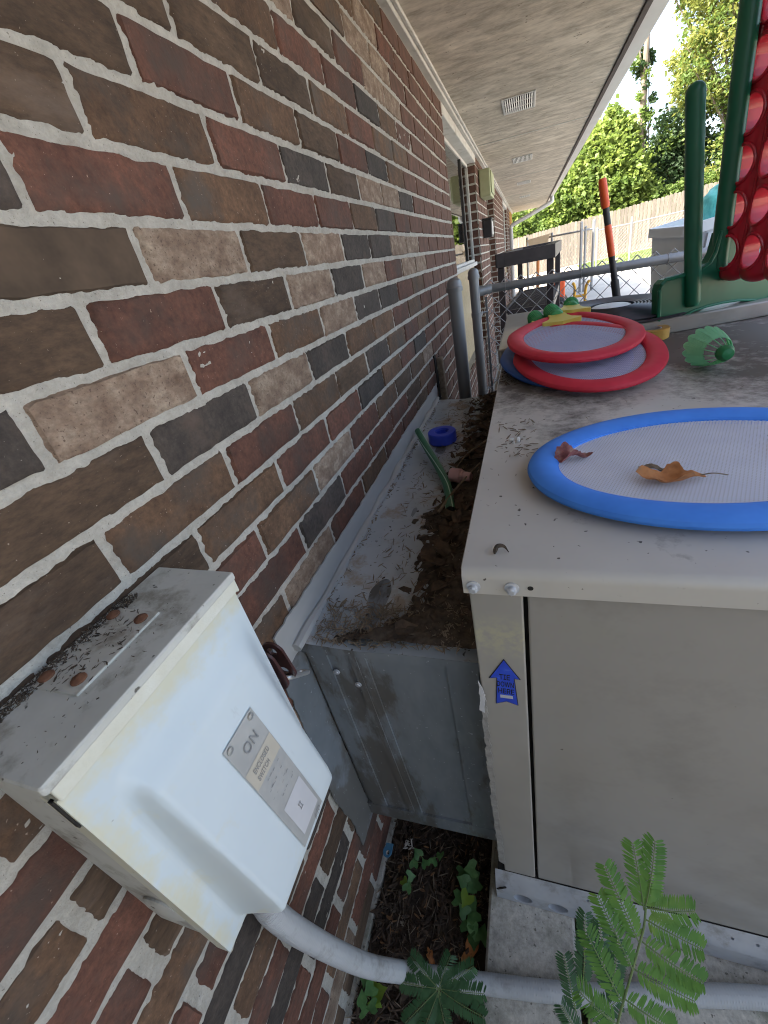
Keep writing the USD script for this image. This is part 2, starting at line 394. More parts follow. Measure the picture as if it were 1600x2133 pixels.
def tag(p, label=None, cat=None, group=None, kind=None):
    for k, v in (('label', label), ('category', cat), ('group', group), ('kind', kind)):
        if v:
            p.SetCustomDataByKey(k, v)


def single(name, mesh, mat, label=None, cat=None, group=None, kind=None, smooth=30):
    p = usdkit.mesh(stage, numbered('/World', name), mesh, mat, smooth).GetPrim()
    tag(p, label, cat, group, kind)
    return p


# ------------------------------------------------------------------ ground
LOOKS['mixed_brick'] = usdkit.material(stage, '/World/Looks/mixed_brick', {
    'g': ('geometry', {}), 'r': ('rgb_ramp', {'interpolate': False, 'ramp': [(0, (.105, .050, .034)), (.26, (.105, .068, .045)), (.48, (.070, .048, .034)), (.68, (.050, .042, .036)), (.82, (.135, .060, .041)), (.91, (.26, .20, .15))]}),
    'n': ('noise_texture', {'scale': 26, 'detail': 6}), 'v': ('map_range', {'from_min': .3, 'from_max': .7, 'to_min': .7, 'to_max': 1.3}),
    'h': ('hsv', {}), 'p': ('principled_bsdf', {'roughness': .88})},
    [('g.random_per_island', 'r.fac'), ('g.position', 'n.vector'), ('n.fac', 'v.value'), ('r.color', 'h.color'), ('v.result', 'h.value'), ('h.color', 'p.base_color')], surface='p.BSDF')
MIXED = LOOKS['mixed_brick']


def sstep(a, b, x):
    t = np.clip((np.asarray(x, float) - a) / (b - a), 0, 1)
    return t * t * (3 - 2 * t)


def ground_z(x, y):
    return -.05 + sstep(12, 22, y) * np.clip(.072 * (np.asarray(x) - 3.6), -.35, .5)


gx = np.unique(np.concatenate([np.linspace(-90, -10, 9), np.linspace(-10, 20, 31), np.linspace(20, 110, 10)]))
gy = np.unique(np.concatenate([np.linspace(-60, 0, 7), np.linspace(0, 40, 41), np.linspace(40, 200, 10)]))
X, Y = np.meshgrid(gx, gy, indexing='ij')
single('ground', grid(np.stack([X, Y, ground_z(X, Y)], -1)), EARTH, kind='structure')
single('yard_concrete', box([1.3, 2.6, -.12], [9.5, 16.6, 0.0], .004), YARD, kind='structure')
single('walkway', box([.05, 2.62, -.12], [1.29, 11.0, -.004], .004), YARD, kind='structure')

# mulch bed between the wall and the slab: lumpy soil, then loose bark on top
rng = np.random.default_rng(5)
X, Y = np.meshgrid(np.linspace(.004, .30, 90), np.linspace(-.35, 2.4, 500), indexing='ij')
P3 = np.stack([X, Y, np.zeros_like(X)], -1)
Z = -.045 + .016 * (meshkit.fbm(P3 * 22, 3, 2) - .5) + .012 * (meshkit.fbm(P3 * 90, 3, 3) - .5)
single('mulch_bed', grid(np.stack([X, Y, Z], -1)), SOIL, kind='structure', smooth=True)


def chips(n, xr, yr, zf, size, seed, asp=(.12, .42), tilt=.5, thick=.16):
    """Loose slivers of bark or twig: thin tapered prisms lying at random."""
    r = np.random.default_rng(seed)
    V, F = [], []
    base = np.array([[-1, -.6, 0], [.2, -1, 0], [1, .1, 0], [.1, .9, 0], [-1, .5, 0]])
    for k in range(n):
        L = size * r.uniform(.5, 1.7)
        W = L * r.uniform(*asp)
        p = base * [L / 2, W / 2, 0]
        p = np.vstack([p + [0, 0, L * thick * .5], p])
        p[:, 2] += .12 * L * np.sin(p[:, 0] / L * 3)
        a, b, c = r.uniform(0, 6.28), r.normal(0, tilt), r.normal(0, tilt)
        ca, sa = math.cos(a), math.sin(a)
        R = np.array([[ca, -sa, 0], [sa, ca, 0], [0, 0, 1]]) @ np.array([[1, 0, 0], [0, math.cos(b), -math.sin(b)], [0, math.sin(b), math.cos(b)]]) @ np.array([[math.cos(c), 0, math.sin(c)], [0, 1, 0], [-math.sin(c), 0, math.cos(c)]])
        x, y = r.uniform(*xr), r.uniform(*yr)
        V.append(p @ R.T + [x, y, zf(x, y) + L * .04])
        o = k * 10
        F += [[o, o + 1, o + 2], [o, o + 2, o + 3], [o, o + 3, o + 4]]
        for i in range(5):
            j = (i + 1) % 5
            F += [[o + i, o + j + 5, o + j], [o + i, o + i + 5, o + j + 5]]
    return tm(np.vstack(V), F)


single('bark_mulch', chips(9000, (.012, .285), (-.1, .75), lambda x, y: -.040 + .010 * math.sin(x * 60) * math.sin(y * 50), .0115, 1, asp=(.10, .36)), CHIP, kind='stuff', label='dark bark mulch loose on the bed under the duct', cat='mulch', smooth=False)
single('coarse_bark_mulch', chips(700, (.014, .282), (-.08, .72), lambda x, y: -.033, .021, 6, asp=(.10, .30), thick=.2), CHIP, kind='stuff', label='coarser brown bark pieces lying on the fine mulch', cat='mulch', smooth=False)
single('orange_bark_mulch', chips(260, (.015, .28), (.08, .62), lambda x, y: -.031, .011, 2, asp=(.1, .4)), CHIP_O, kind='stuff', label='scattered orange brown bark slivers on the dark mulch', cat='mulch', smooth=False)
single('straw_litter', chips(420, (.012, .285), (-.02, .62), lambda x, y: -.031, .020, 31, thick=.05, asp=(.03, .09)), TWIG, kind='stuff', label='thin dry straw bits lying on the mulch bed', cat='litter', smooth=False)

# concrete pads under the air conditioner
for (a, b) in (([.295, .13, -.1], [.480, 2.3, .050]), ([.494, .15, -.1], [1.75, 2.3, .046])):
    m = box(a, b, .006)
    for _ in range(3):
        m = m.subdivide()
    m.vertices += (meshkit.fbm(m.vertices * 30, 3, 8)[:, None] - .5) * .006
    single('concrete_slab', m, CONCRETE, kind='structure')
single('broken_paving', box([.31, -.1, -.09], [.46, .10, -.02], .01), CONCRETE, kind='structure')

# ------------------------------------------------------------------ the brick house
U0, LB, CB, ZJ = .53742, .20103, .0677, 1.727
house = Thing('brick_house', 'long single storey brick house with white soffit and recessed windows', 'house', (0, 0, 0))


def head(r, n):
    return U0 + LB * (n + (.5 if r % 2 == 0 else 0))


def joint(k):
    return ZJ - k * CB


def brick_mesh(y0, y1, z0, z1, rg, ny, nz, x0=0.0, jit=.0009):
    """A brick's face with worn, uneven arrises, and its sides going back into the mortar."""
    ys = np.concatenate([[0, .0035, ], np.linspace(.012, (y1 - y0) - .012, max(ny - 4, 1)), [(y1 - y0) - .0035, (y1 - y0)]]) + y0
    zs = np.concatenate([[0, .0035], np.linspace(.012, (z1 - z0) - .012, max(nz - 4, 1)), [(z1 - z0) - .0035, (z1 - z0)]]) + z0
    Yg, Zg = np.meshgrid(ys, zs, indexing='ij')
    off = rg.normal(0, .0008)
    tilt = rg.normal(0, .004, 2)
    Xg = x0 + off + tilt[0] * (Yg - (y0 + y1) / 2) * .5 + tilt[1] * (Zg - (z0 + z1) / 2)
    Xg = Xg + rg.normal(0, .0003, Xg.shape)
    e = np.zeros_like(Xg, bool)
    e[[0, -1]] = True
    e[:, [0, -1]] = True
    Xg[e] -= .0060
    Yg[1:-1] += rg.normal(0, jit * .5, Yg[1:-1].shape)
    Yg[[0, -1]] += rg.normal(0, jit, Yg[[0, -1]].shape)
    Zg += rg.normal(0, jit, Zg.shape)
    P = np.stack([Xg, Yg, Zg], -1)
    n, m = Xg.shape
    # skirt
    ring = [(i, 0) for i in range(n)] + [(n - 1, j) for j in range(1, m)] + [(i, m - 1) for i in range(n - 2, -1, -1)] + [(0, j) for j in range(m - 2, 0, -1)]
    rp = np.array([P[a] for a in ring])
    bk = rp.copy()
    bk[:, 0] = x0 - .016
    g = grid(P)
    k = len(ring)
    f = []
    for i in range(k):
        j = (i + 1) % k
        f += [[i, i + k, j + k], [i, j + k, j]]
    return cat_([g, tm(np.vstack([rp, bk]), np.array(f)[:, ::-1])])


LOOKS['lime_smudged_brick'] = usdkit.material(stage, '/World/Looks/lime_smudged_brick', {
    'g': ('geometry', {}), 'n': ('noise_texture', {'scale': 16, 'detail': 9, 'roughness': .62}), 'r': ('rgb_ramp', {'ramp': two((.046, .031, .020), (.108, .073, .048))}),
    'mp': ('mapping', {'scale': (20, 20, 26), 'location': (0, -20 * .287, -26 * 1.317)}), 'sp': ('gradient_texture', {'gradient_type': 'spherical'}),
    'mp2': ('mapping', {'scale': (15, 15, 20), 'location': (0, -15 * .30, -20 * 1.345)}), 'sp2': ('gradient_texture', {'gradient_type': 'spherical'}),
    'n2': ('noise_texture', {'scale': 240, 'detail': 6, 'roughness': .7}), 'a': ('math', {'math_type': 'multiply_add', 'value2': .9}), 'c': ('math', {'math_type': 'multiply_add', 'value2': .42}),
    'k': ('map_range', {'from_min': .80, 'from_max': .98, 'clamp': True, 'to_max': .85}), 'm': ('mix', {'color2': (.50, .48, .43)}), 'p': ('principled_bsdf', {'roughness': .9})},
    [('g.position', 'n.vector'), ('g.position', 'n2.vector'), ('g.position', 'mp.vector'), ('mp.vector', 'sp.vector'), ('g.position', 'mp2.vector'), ('mp2.vector', 'sp2.vector'), ('sp.fac', 'a.value1'), ('n2.fac', 'a.value3'),
     ('sp2.fac', 'c.value1'), ('a.value', 'c.value3'), ('c.value', 'k.value'), ('n.fac', 'r.fac'), ('r.color', 'm.color1'), ('k.result', 'm.fac'), ('m.color', 'p.base_color')], surface='p.BSDF')
BR['S'] = LOOKS['lime_smudged_brick']

# which sort of brick lies where (read off the photograph; the rest at random)
KIND = {0: {-1: 'D', 0: 'D', 1: 'D', 2: 'B', 3: 'R', 4: 'B', 5: 'B', 6: 'D', 7: 'R', 8: 'C'}, -1: {0: 'B', 1: 'B', 2: 'R', 3: 'R', 4: 'C', 5: 'B', 6: 'B'}, -2: {0: 'R', 1: 'T', 2: 'D', 3: 'R', 4: 'T', 5: 'T', 6: 'R', 7: 'T'},
        -3: {1: 'B', 2: 'D', 3: 'B', 4: 'T', 5: 'T', 6: 'C', 7: 'T'}, -4: {2: 'R', 3: 'B', 4: 'T', 5: 'R', 6: 'B', 7: 'R', 8: 'B'}, -5: {3: 'D', 4: 'R', 5: 'B', 6: 'C', 7: 'B'},
        1: {-1: 'D', 0: 'R', 1: 'B', 2: 'D', 3: 'R', 4: 'C', 5: 'B', 6: 'C', 7: 'B', 8: 'D'}, 2: {-2: 'D', -1: 'B', 0: 'R', 1: 'C', 2: 'D', 3: 'T', 4: 'T', 5: 'C', 6: 'B', 7: 'B', 8: 'D', 9: 'R'},
        3: {-2: 'C', -1: 'R', 0: 'B', 1: 'R', 2: 'R', 3: 'B', 4: 'C', 5: 'R', 6: 'T', 7: 'T', 8: 'R', 9: 'R'}, 4: {-2: 'S', -1: 'T', 0: 'D', 1: 'T', 2: 'C', 3: 'C', 4: 'T', 5: 'T', 6: 'T', 7: 'B', 8: 'R'},
        5: {-2: 'D', -1: 'R', 0: 'D', 1: 'T', 2: 'C', 3: 'T', 4: 'R', 5: 'T', 6: 'T', 7: 'T', 8: 'R', 9: 'C'}, 6: {-3: 'C', -2: 'T', -1: 'R', 0: 'B', 1: 'T', 2: 'C', 3: 'C', 4: 'R', 5: 'B', 6: 'R', 7: 'T'},
        7: {-3: 'C', -2: 'D', -1: 'C', 0: 'T', 1: 'C', 2: 'B', 3: 'B', 4: 'R', 5: 'B', 6: 'C', 7: 'R'}, 8: {-3: 'D', -2: 'B', -1: 'R', 0: 'B', 1: 'D', 2: 'C', 3: 'B', 4: 'R', 5: 'B', 6: 'B', 7: 'C'},
        9: {-3: 'D', -2: 'D', -1: 'B', 0: 'R', 1: 'R', 2: 'C', 3: 'B', 4: 'R', 5: 'C', 6: 'B'}, 10: {-2: 'R', -1: 'B', 0: 'T', 1: 'R', 2: 'B', 3: 'D', 4: 'B', 5: 'T', 6: 'R'},
        11: {-2: 'R', -1: 'R', 0: 'C', 1: 'R', 2: 'R', 3: 'R', 4: 'D', 5: 'B'}, 12: {-2: 'B', -1: 'T', 0: 'R', 1: 'B'}, 16: {-3: 'R', -2: 'D'}, 17: {-3: 'C', -2: 'R'}, 18: {-2: 'C', -3: 'B'}}
rg = np.random.default_rng(11)
Y_END = 2.80
near_bricks, rest = [], []
for r in range(-5, 26):
    z1, z0 = joint(r) - .0042, joint(r + 1) + .0042
    low = r >= 13
    for n in range(-5, 12):
        w = rg.uniform(.0060, .0105) if not low else rg.uniform(.009, .021)
        y0, y1 = head(r, n) + w / 2, head(r, n + 1) - rg.uniform(.0032, .005) * (1.6 if low else 1)
        y0, y1 = max(y0, -.36), min(y1, Y_END)
        if y1 - y0 < .03:
            continue
        k = KIND.get(r, {}).get(n) or rg.choice(list('RBDCT'), p=[.36, .22, .2, .11, .11])
        c = np.array([0, (y0 + y1) / 2, (z0 + z1) / 2])
        d = np.linalg.norm(c - CAM) + (1.2 if c[1] < -.1 else 0)
        near_bricks.append((d, y0, y1, z0, z1, k))
near_bricks.sort()
core = box([-.12, -.36, -.12], [-.018, Y_END, 2.075])
pieces = []
for (a, b, c, d, s) in ((-.36, .95, .62, 2.066, .0032), (-.36, .95, -.03, .62, .0048), (.95, Y_END, -.03, 2.066, .008)):
    Yg, Zg = np.meshgrid(np.linspace(a, b, int((b - a) / s)), np.linspace(c, d, int((d - c) / s)), indexing='ij')
    Q = np.stack([np.zeros_like(Yg), Yg, Zg], -1)
    h = -.0036 + .0062 * (meshkit.fbm(Q * 130, 3, 4) - .5) + .003 * (meshkit.fbm(Q * 28, 2, 9) - .5)
    Q[..., 0] = h
    pieces.append(grid(Q))
wall = house.part('wall', cat_(pieces + [core]), MORTAR, smooth=True, label='brick wall beside the air conditioner with grey mortar')
for i, (d, y0, y1, z0, z1, k) in enumerate(near_bricks):
    if i < 300:
        house.part('brick', brick_mesh(y0, y1, z0, z1, rg, 13 if d < 1.3 else 7, 7 if d < 1.3 else 6), BR[k], parent=wall, smooth=50)
    else:
        rest.append(brick_mesh(y0, y1, z0, z1, rg, 5, 5))
house.part('brickwork', cat_(rest), MIXED, parent=wall, kind='stuff')
house.part('footing', box([-.1, -.36, -.3], [.011, 14, -.030], .004), CONCRETE)


def far_bricks(y0, y1, z0, z1, x, axis='x'):
    """Coursed bricks of a far wall piece, joined, facing +x (axis x) or -y (axis y, spanning x from y0 to y1)."""
    out = []
    r = 0
    z = z0
    while z < z1 - .03:
        o = (r % 2) * LB / 2
        a = y0 - o
        while a < y1:
            b0, b1 = max(a + .004, y0), min(a + LB - .005, y1)
            if b1 - b0 > .02:
                h = brick_mesh(b0, b1, z + .005, min(z + CB - .005, z1), rg, 5, 5, 0)
                v = h.vertices.copy()
                h.vertices = v + [x, 0, 0] if axis == 'x' else np.stack([v[:, 1], x - v[:, 0], v[:, 2]], 1)
                if axis != 'x':
                    pass
                out.append(h)
            a += LB
        z += CB
        r += 1
    return cat_(out)


def wall_piece(y0, y1, z0, z1, label, x=0.0, back=-.3, sides=True):
    p = house.part('wall', box([back, y0, z0], [x - .004, y1, z1]), MORTAR, label=label)
    house.part('brickwork', far_bricks(y0, y1, z0, z1, x), MIXED, parent=p, kind='stuff')
    if sides:
        house.part('brickwork', far_bricks(back + .02, x - .01, z0, z1, y0 - .002, 'y'), MIXED, parent=p, kind='stuff')


house.part('brickwork', far_bricks(-.3, -.005, 0, 2.06, 0, 'y'), MIXED, parent=wall, kind='stuff') if False else None
wall_piece(Y_END + .003, 4.40, -.03, .56, 'low brick wall under the first window', x=-.02, sides=False)
wall_piece(4.40, 5.44, -.03, 2.06, 'brick pier between window and doorway')
wall_piece(6.62, 9.0, -.03, 2.06, 'brick wall beyond the doorway')
wall_piece(9.0, 10.7, -.03, .8, 'low brick wall under the second window', x=-.03, sides=False)
wall_piece(10.7, 12.3, -.03, 2.06, 'brick wall behind the downspout')
house.part('siding', box([-.3, 12.3, -.03], [-.01, 14, 2.06]), OCHRE)
for yy in np.arange(12.5, 13.9, .3):
    house.part('siding_batten', box([-.009, yy, -.03], [.016, yy + .045, 2.05], .003), OCHRE)
house.part('door', rbox([-.20, 5.46, -.03], [-.155, 6.60, 2.05], .004), FRAME_DK)
house.part('wall', cat_([box([-8, -6, -.1], [-7.9, 14, 2.3]), box([-8, 13.9, -.1], [-.31, 14, 2.3]), box([-8, -6, -.1], [-.2, -5.9, 2.3]), box([-.12, -6, -.1], [-.02, -.365, 2.075])]), MORTAR, label='rear and end walls')
house.part('interior_floor', box([-7.8, -5.8, -.08], [-.32, 13.8, -.03]), DARK)
house.part('interior_wall', box([-2.3, 2.2, -.02], [-2.2, 12, 2.08]), CONCRETE)
# windows: recessed frame, mullion, panes, ochre panel below
def window(y0, y1, zp0, zs, z1, x, mull, panel):
    w = house.part('window', cat_([box([x - .03, y0, z1 - .022], [x + .010, y1, z1], .002), box([x - .03, y0, zs + .001], [x + .012, y1, zs + .022], .002),
                                   box([x - .03, y0, zs + .023], [x + .003, y0 + .02, z1 - .023], .002), box([x - .03, y1 - .02, zs + .023], [x + .011, y1, z1 - .023], .002)]), TRIM)
    ys = [y0 + .022] + list(mull) + [y1 - .022]
    for m_ in mull:
        house.part('mullion', box([x - .025, m_ - .016, zs + .0225], [x + .012, m_ + .016, z1 - .0225], .003), FRAME_DK, parent=w)
    for a, b in zip(ys[:-1], ys[1:]):
        house.part('pane', box([x - .004, a + .002, zs + .024], [x, b - .002, z1 - .024]), GLASS, parent=w)
    house.part('window_sill', rbox([x - .03, y0, zs - .03], [x + .035, y1, zs], .004), TRIM)
    if panel:
        house.part('window_panel', box([x - .03, y0, zp0], [x, y1, zs - .031], .002), PANEL)


window(Y_END + .01, 4.39, .562, 1.27, 2.01, -.075, (3.95,), True)
window(9.01, 10.69, .802, 1.05, 2.0, -.06, (9.85,), True)
house.part('window_head', box([-.09, Y_END - .012, 2.012], [.004, 4.41, 2.062], .003), TRIM, label='grey white board over the first window')
house.part('window_head', box([-.09, 9.0, 2.002], [.004, 10.7, 2.062], .003), GUTTER)
# eaves
for y0, y1 in ((-6, 1.83), (1.833, 4.27), (4.273, 6.71), (6.713, 9.15), (9.153, 11.59), (11.593, 14.03), (14.033, 14.2)):
    house.part('soffit_panel', box([.026, y0, 2.093], [.876, y1, 2.105]), SOFFIT)
for y0 in (4.27, 6.71, 9.15, 11.59):
    house.part('seam_batten', box([.03, y0 - .007, 2.0895], [.874, y0 + .01, 2.0925]), TRIM)
house.part('frieze_board', box([-.02, -6, 2.0665], [.025, 14.2, 2.112], .003), TRIM)
house.part('seam_batten', rbox([.0255, -6, 2.078], [.040, 14.2, 2.0925], .004), TRIM)
house.part('fascia', box([.877, -6, 2.086], [.905, 14.25, 2.27], .003), BROWN)
gp = sg.Polygon([(.9065, 2.105), (.985, 2.105), (.992, 2.13), (1.018, 2.17), (1.03, 2.215), (1.022, 2.215), (1.010, 2.172), (.986, 2.134), (.981, 2.109), (.910, 2.109), (.910, 2.23), (.9065, 2.23)])
gm = extrude(gp, [0, 14.25, 0], [1, 0, 0], [0, 0, 1], 20.25)
house.part('gutter', gm, GUTTER)
rp = sg.Polygon([(.995, 2.275), (-4, 3.75), (-9.2, 2.275), (-9.2, 2.24), (-4, 3.70), (.995, 2.235)])
house.part('roof', extrude(rp, [0, 14.4, 0], [1, 0, 0], [0, 0, 1], 20.7), ROOF)
ds = spline([(.95, 11.5, 2.115), (.95, 11.5, 2.03), (.88, 11.5, 1.985), (.5, 11.5, 1.855), (.14, 11.5, 1.74), (.06, 11.5, 1.69), (.05, 11.5, 1.5), (.05, 11.5, .05)], 6)
house.part('downspout', tube(ds, .042, 8, normal=[0, 1, 0]), GUTTER)
# soffit vents: frame, curved louvres, crossbars
for yv in (3.21, 5.26, 7.35, 9.6):
    x0, x1, y0, y1 = .285, .480, yv, yv + .345
    fr = house.part('soffit_vent', cat_([box([x0, y0, 2.0875], [x1, y0 + .016, 2.0925], .002), box([x0, y1 - .016, 2.0875], [x1, y1, 2.0925], .002),
                                         box([x0, y0 + .0165, 2.0875], [x0 + .014, y1 - .0165, 2.0925], .002), box([x1 - .014, y0 + .0165, 2.0875], [x1, y1 - .0165, 2.0925], .002)]), GUTTER)
    house.part('vent_hollow', box([x0 + .0145, y0 + .017, 2.0915], [x1 - .0145, y1 - .017, 2.0925]), DARK, parent=fr)
    for xx_ in np.linspace(x0 + .022, x1 - .022, 13):
        house.part('louvre', obox([xx_, (y0 + y1) / 2, 2.0880], [.0030, 0, .0026], [0, .155, 0], [-.0006, 0, .0008]), GUTTER, parent=fr, smooth=False)
    for f_ in (1 / 3, 2 / 3):
        ym = y0 + (y1 - y0) * f_
        house.part('crossbar', box([x0 + .015, ym - .006, 2.0868], [x1 - .015, ym + .006, 2.0905]), TRIM, parent=fr)
# slot and weathered stake in the wall beyond the duct
house.part('wall_slot', box([-.004, 1.835, .70], [.0035, 1.865, .985]), DARK)

# ------------------------------------------------------------------ sheet metal duct between wall and unit
def ragged(P, n, amp, seed, freq=60):
    """Densifies a closed polygon and shakes its outline."""
    P = np.asarray(P, float)
    out = []
    for a, b in zip(P, np.roll(P, -1, 0)):
        k = max(2, int(np.linalg.norm(b - a) * n))
        out += [a + (b - a) * t for t in np.linspace(0, 1, k, endpoint=False)]
    out = np.array(out)
    q = np.c_[out * freq, np.full(len(out), seed * 3.7)]
    q2 = np.c_[out * freq * 3.3, np.full(len(out), seed * 1.3 + 9)]
    d = np.stack([meshkit.noise(q, 1) + .6 * meshkit.noise(q2, 5) - .8, meshkit.noise(q, 2) + .6 * meshkit.noise(q2, 6) - .8], 1) * 2 * amp
    return sg.Polygon(out + d).buffer(0)


def biggest(p):
    return max(p.geoms, key=lambda g: g.area) if hasattr(p, 'geoms') else p


duct = Thing('air_duct', 'grey sealed sheet metal duct from brick wall to air conditioner', 'duct', (.17, 1.08, .17))
zt = .806
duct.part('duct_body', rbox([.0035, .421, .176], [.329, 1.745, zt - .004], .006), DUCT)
top = []
Xg, Yg = np.meshgrid(np.linspace(.002, .330, 60), np.linspace(.415, 1.752, 220), indexing='ij')
Zg = zt + .0025 * (meshkit.fbm(np.stack([Xg, Yg, 0 * Xg], -1) * 9, 3, 1) - .5) - .004 * np.exp(-((Xg - .12) / .05) ** 2) + .005 * sstep(.035, .0, Xg)
Pt = np.stack([Xg, Yg, Zg], -1)
skirt = np.stack([np.repeat(Xg[:, :1], 2, 1), np.full((60, 2), .4148), np.stack([zt - .022 - .003 * np.sin(Xg[:, 0] * 40), Zg[:, 0]], 1)], -1)
duct.part('duct_top', grid(Pt), DUCT_TOP_LIT, smooth=40)
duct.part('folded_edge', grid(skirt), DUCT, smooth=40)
duct.part('wall_flange', extrude(biggest(ragged([(.375, .795), (1.79, .812), (1.80, .868), (1.2, .872), (.75, .865), (.372, .870)], 90, .0035, 1)), [.0022, 0, 0], [0, 1, 0], [0, 0, 1], .0034), FLASH, smooth=False)
duct.part('sealant_bead', tube(np.stack([np.full(60, .012), np.linspace(.40, 1.76, 60), zt + .006 + .002 * np.sin(np.linspace(0, 40, 60))], 1), .009 + .002 * np.sin(np.linspace(0, 55, 60)), 8), FLASH)
duct.part('side_flange', extrude(biggest(ragged([(.352, .165), (.4225, .160), (.4225, .80), (.4225, .858), (.360, .862), (.354, .80), (.345, .6), (.335, .42), (.352, .3)], 120, .004, 2)), [.0024, 0, 0], [0, 1, 0], [0, 0, 1], .0020), DUCT, smooth=False)
# folded seam with smeared sealant on the front, raised seams on the top
duct.part('seam', obox([.122, .4195, .49], [.016, 0, -.004], [0, .0022, 0], [.010, 0, -.305], .05), DUCT, label='vertical sealant seam')
duct.part('seam', obox([.118, .4182, .49], [.0022, 0, 0], [0, .002, 0], [.010, 0, -.300], .05), DUCT)
duct.part('seam', obox([.035, .4192, .49], [.020, 0, 0], [0, .0020, 0], [.003, 0, -.305], .05), DUCT)
duct.part('seam', obox([.295, .4190, .49], [.026, 0, 0], [0, .0024, 0], [-.004, 0, -.305], .05), DUCT)
duct.part('seam', obox([.165, .4188, .203], [.160, 0, .004], [0, .0028, 0], [0, 0, .026], .05), DUCT)
for (x, z) in ((.062, .735), (.098, .705)):
    duct.part('screw', lathe([(0, .004), (.0035, .004), (.0042, .0025), (.0062, .002), (.0065, 0)], [x, .4172, z], (0, -1, 0), 10), GALV)
tp = biggest(ragged([(.326, .21), (.338, .20), (.338, .55), (.341, .79), (.333, .80), (.329, .6)], 200, .003, 5, 70))
duct.part('torn_tape', extrude(tp, [0, .3735, 0], [1, 0, 0], [0, 0, 1], .0012), PAPERTAPE, smooth=False)
tp = biggest(ragged([(.330, .755), (.338, .75), (.339, .80), (.333, .825)], 220, .0022, 6, 70))
duct.part('torn_tape', extrude(tp, [0, .3715, 0], [1, 0, 0], [0, 0, 1], .0010), PLATE_W, smooth=False)

# leaf rot and twigs on the duct
Xg, Yg = np.meshgrid(np.linspace(.015, .3285, 110), np.linspace(.424, 1.745, 420), indexing='ij')
Q = np.stack([Xg, Yg, 0 * Xg], -1)
cover = Xg + .085 * (meshkit.fbm(Q * 10, 3, 3) - .5) + .07 * (meshkit.fbm(Q * 45, 3, 5) - .5) - .02 * np.sin(Yg * 5) + .13 * np.exp(-((Yg - .43) / .045) ** 2) * sstep(.03, .08, Xg)
H = -.006 + .026 * sstep(.165, .28, cover) + .007 * (meshkit.fbm(Q * 110, 2, 6) - .5)
single('leaf_rot', grid(np.stack([Xg, Yg, zt + H], -1)), LITTER, kind='stuff', label='dark rotted leaves piled on the duct beside the unit', cat='leaf litter', smooth=True)
zl = lambda x, y: zt + .004 + (.014 * min(max((x - .17) / .1, 0), 1))
single('twig_litter', chips(900, (.075, .325), (.43, 1.7), zl, .012, 7, thick=.1, tilt=.3, asp=(.06, .2)), TWIG, kind='stuff', label='pale twig and bark bits scattered over the duct top', cat='litter', smooth=False)
single('twig_litter', chips(800, (.03, .30), (.418, .52), zl, .012, 8, thick=.12, tilt=.4, asp=(.06, .22)), TWIG, kind='stuff', label='matted dry bits along the near edge of the duct', cat='litter', smooth=False)
single('twig_litter', chips(260, (.016, .034), (.45, 1.7), lambda x, y: zt + .006, .007, 9, thick=.2, asp=(.08, .4)), TWIG, kind='stuff', label='line of crumbs in the crease between duct and wall', cat='litter', smooth=False)
single('bark_litter', chips(420, (.17, .325), (.43, 1.7), lambda x, y: zt + .013, .016, 10, asp=(.15, .5)), CHIP, kind='stuff', label='dark brown bark flakes on the leaf rot', cat='litter', smooth=False)
rl = np.random.default_rng(44)
lv, lf_ = [], []
for k in range(150):
    x, y, s = rl.uniform(.19, .322), rl.uniform(.44, 1.7), rl.uniform(.010, .026)
    aa = np.linspace(0, 2 * np.pi, 11)[:-1]
    o = s * (1 + .25 * rl.normal(0, 1, 10) * .6)
    px, py = o * np.cos(aa), o * np.sin(aa) * rl.uniform(.4, .75)
    pz_ = rl.uniform(.4, 1.4) * py ** 2 / s + .18 * px * rl.normal() + .1 * py * rl.normal()
    t0 = rl.uniform(0, 6.28)
    P = np.stack([x + px * math.cos(t0) - py * math.sin(t0), y + px * math.sin(t0) + py * math.cos(t0), pz_ - pz_.min() + zt + .016], 1)
    P[:, 0] = np.clip(P[:, 0], .01, .328)
    b0 = len(lv)
    lv += [P.mean(0) - [0, 0, .003]] + list(P)
    lf_ += [[b0, b0 + 1 + q, b0 + 1 + (q + 1) % 10] for q in range(10)]
single('rotted_leaves', tm(lv, lf_), look('rotted_leaf', two((.035, .024, .017), (.12, .080, .052)), 60, rough=.85, bump=.4, bscale=160), kind='stuff', label='curled dark brown leaves heaped on the duct along the unit', cat='leaf litter', smooth=False)
for i, (a, b, c, r_) in enumerate([((.285, 1.22, .835), (.23, 1.10, .842), (.205, 1.03, .832), .0035), ((.195, .80, .832), (.225, .90, .84), (.275, 1.02, .85), .004), ((.245, 1.36, .835), (.205, 1.28, .838), (.185, 1.36, .83), .003)]):
    single('stick', tube(spline([a, b, c], 5), [r_ * (1 - .05 * k) for k in range(11)], 6), TWIG, label=['thin bare stick lying across the leaf rot right of the hose', 'crooked stick sunk in the leaf rot below the pink cap', 'curled grey twig beside the blue tape roll'][i], cat='stick')
t = Thing('tape_roll', 'blue roll of tape lying flat on the duct', 'tape roll', (.116, 1.29, zt))
pr_ = [(.0235, .004), (.0235, .036), (.026, .0385), (.046, .0385), (.0485, .036), (.0485, .003), (.046, 0), (.026, 0), (.0235, .004)]
t.part('tape', lathe(pr_, [.118, 1.285, zt + .001], n=40), TAPEB)
t.part('core', lathe([(.0205, .003), (.0205, .034), (.0233, .034), (.0233, .003), (.0205, .003)], [.118, 1.285, zt + .001], n=40), TAPEB)
hp = spline([(.040, 1.265, zt + .052), (.085, 1.17, zt + .04), (.15, 1.04, zt + .026), (.195, .93, zt + .022), (.222, .815, zt + .022)], 8)
t = Thing('hose_piece', 'short cut length of green striped garden hose lying on the duct', 'hose', (.15, 1.04, zt))
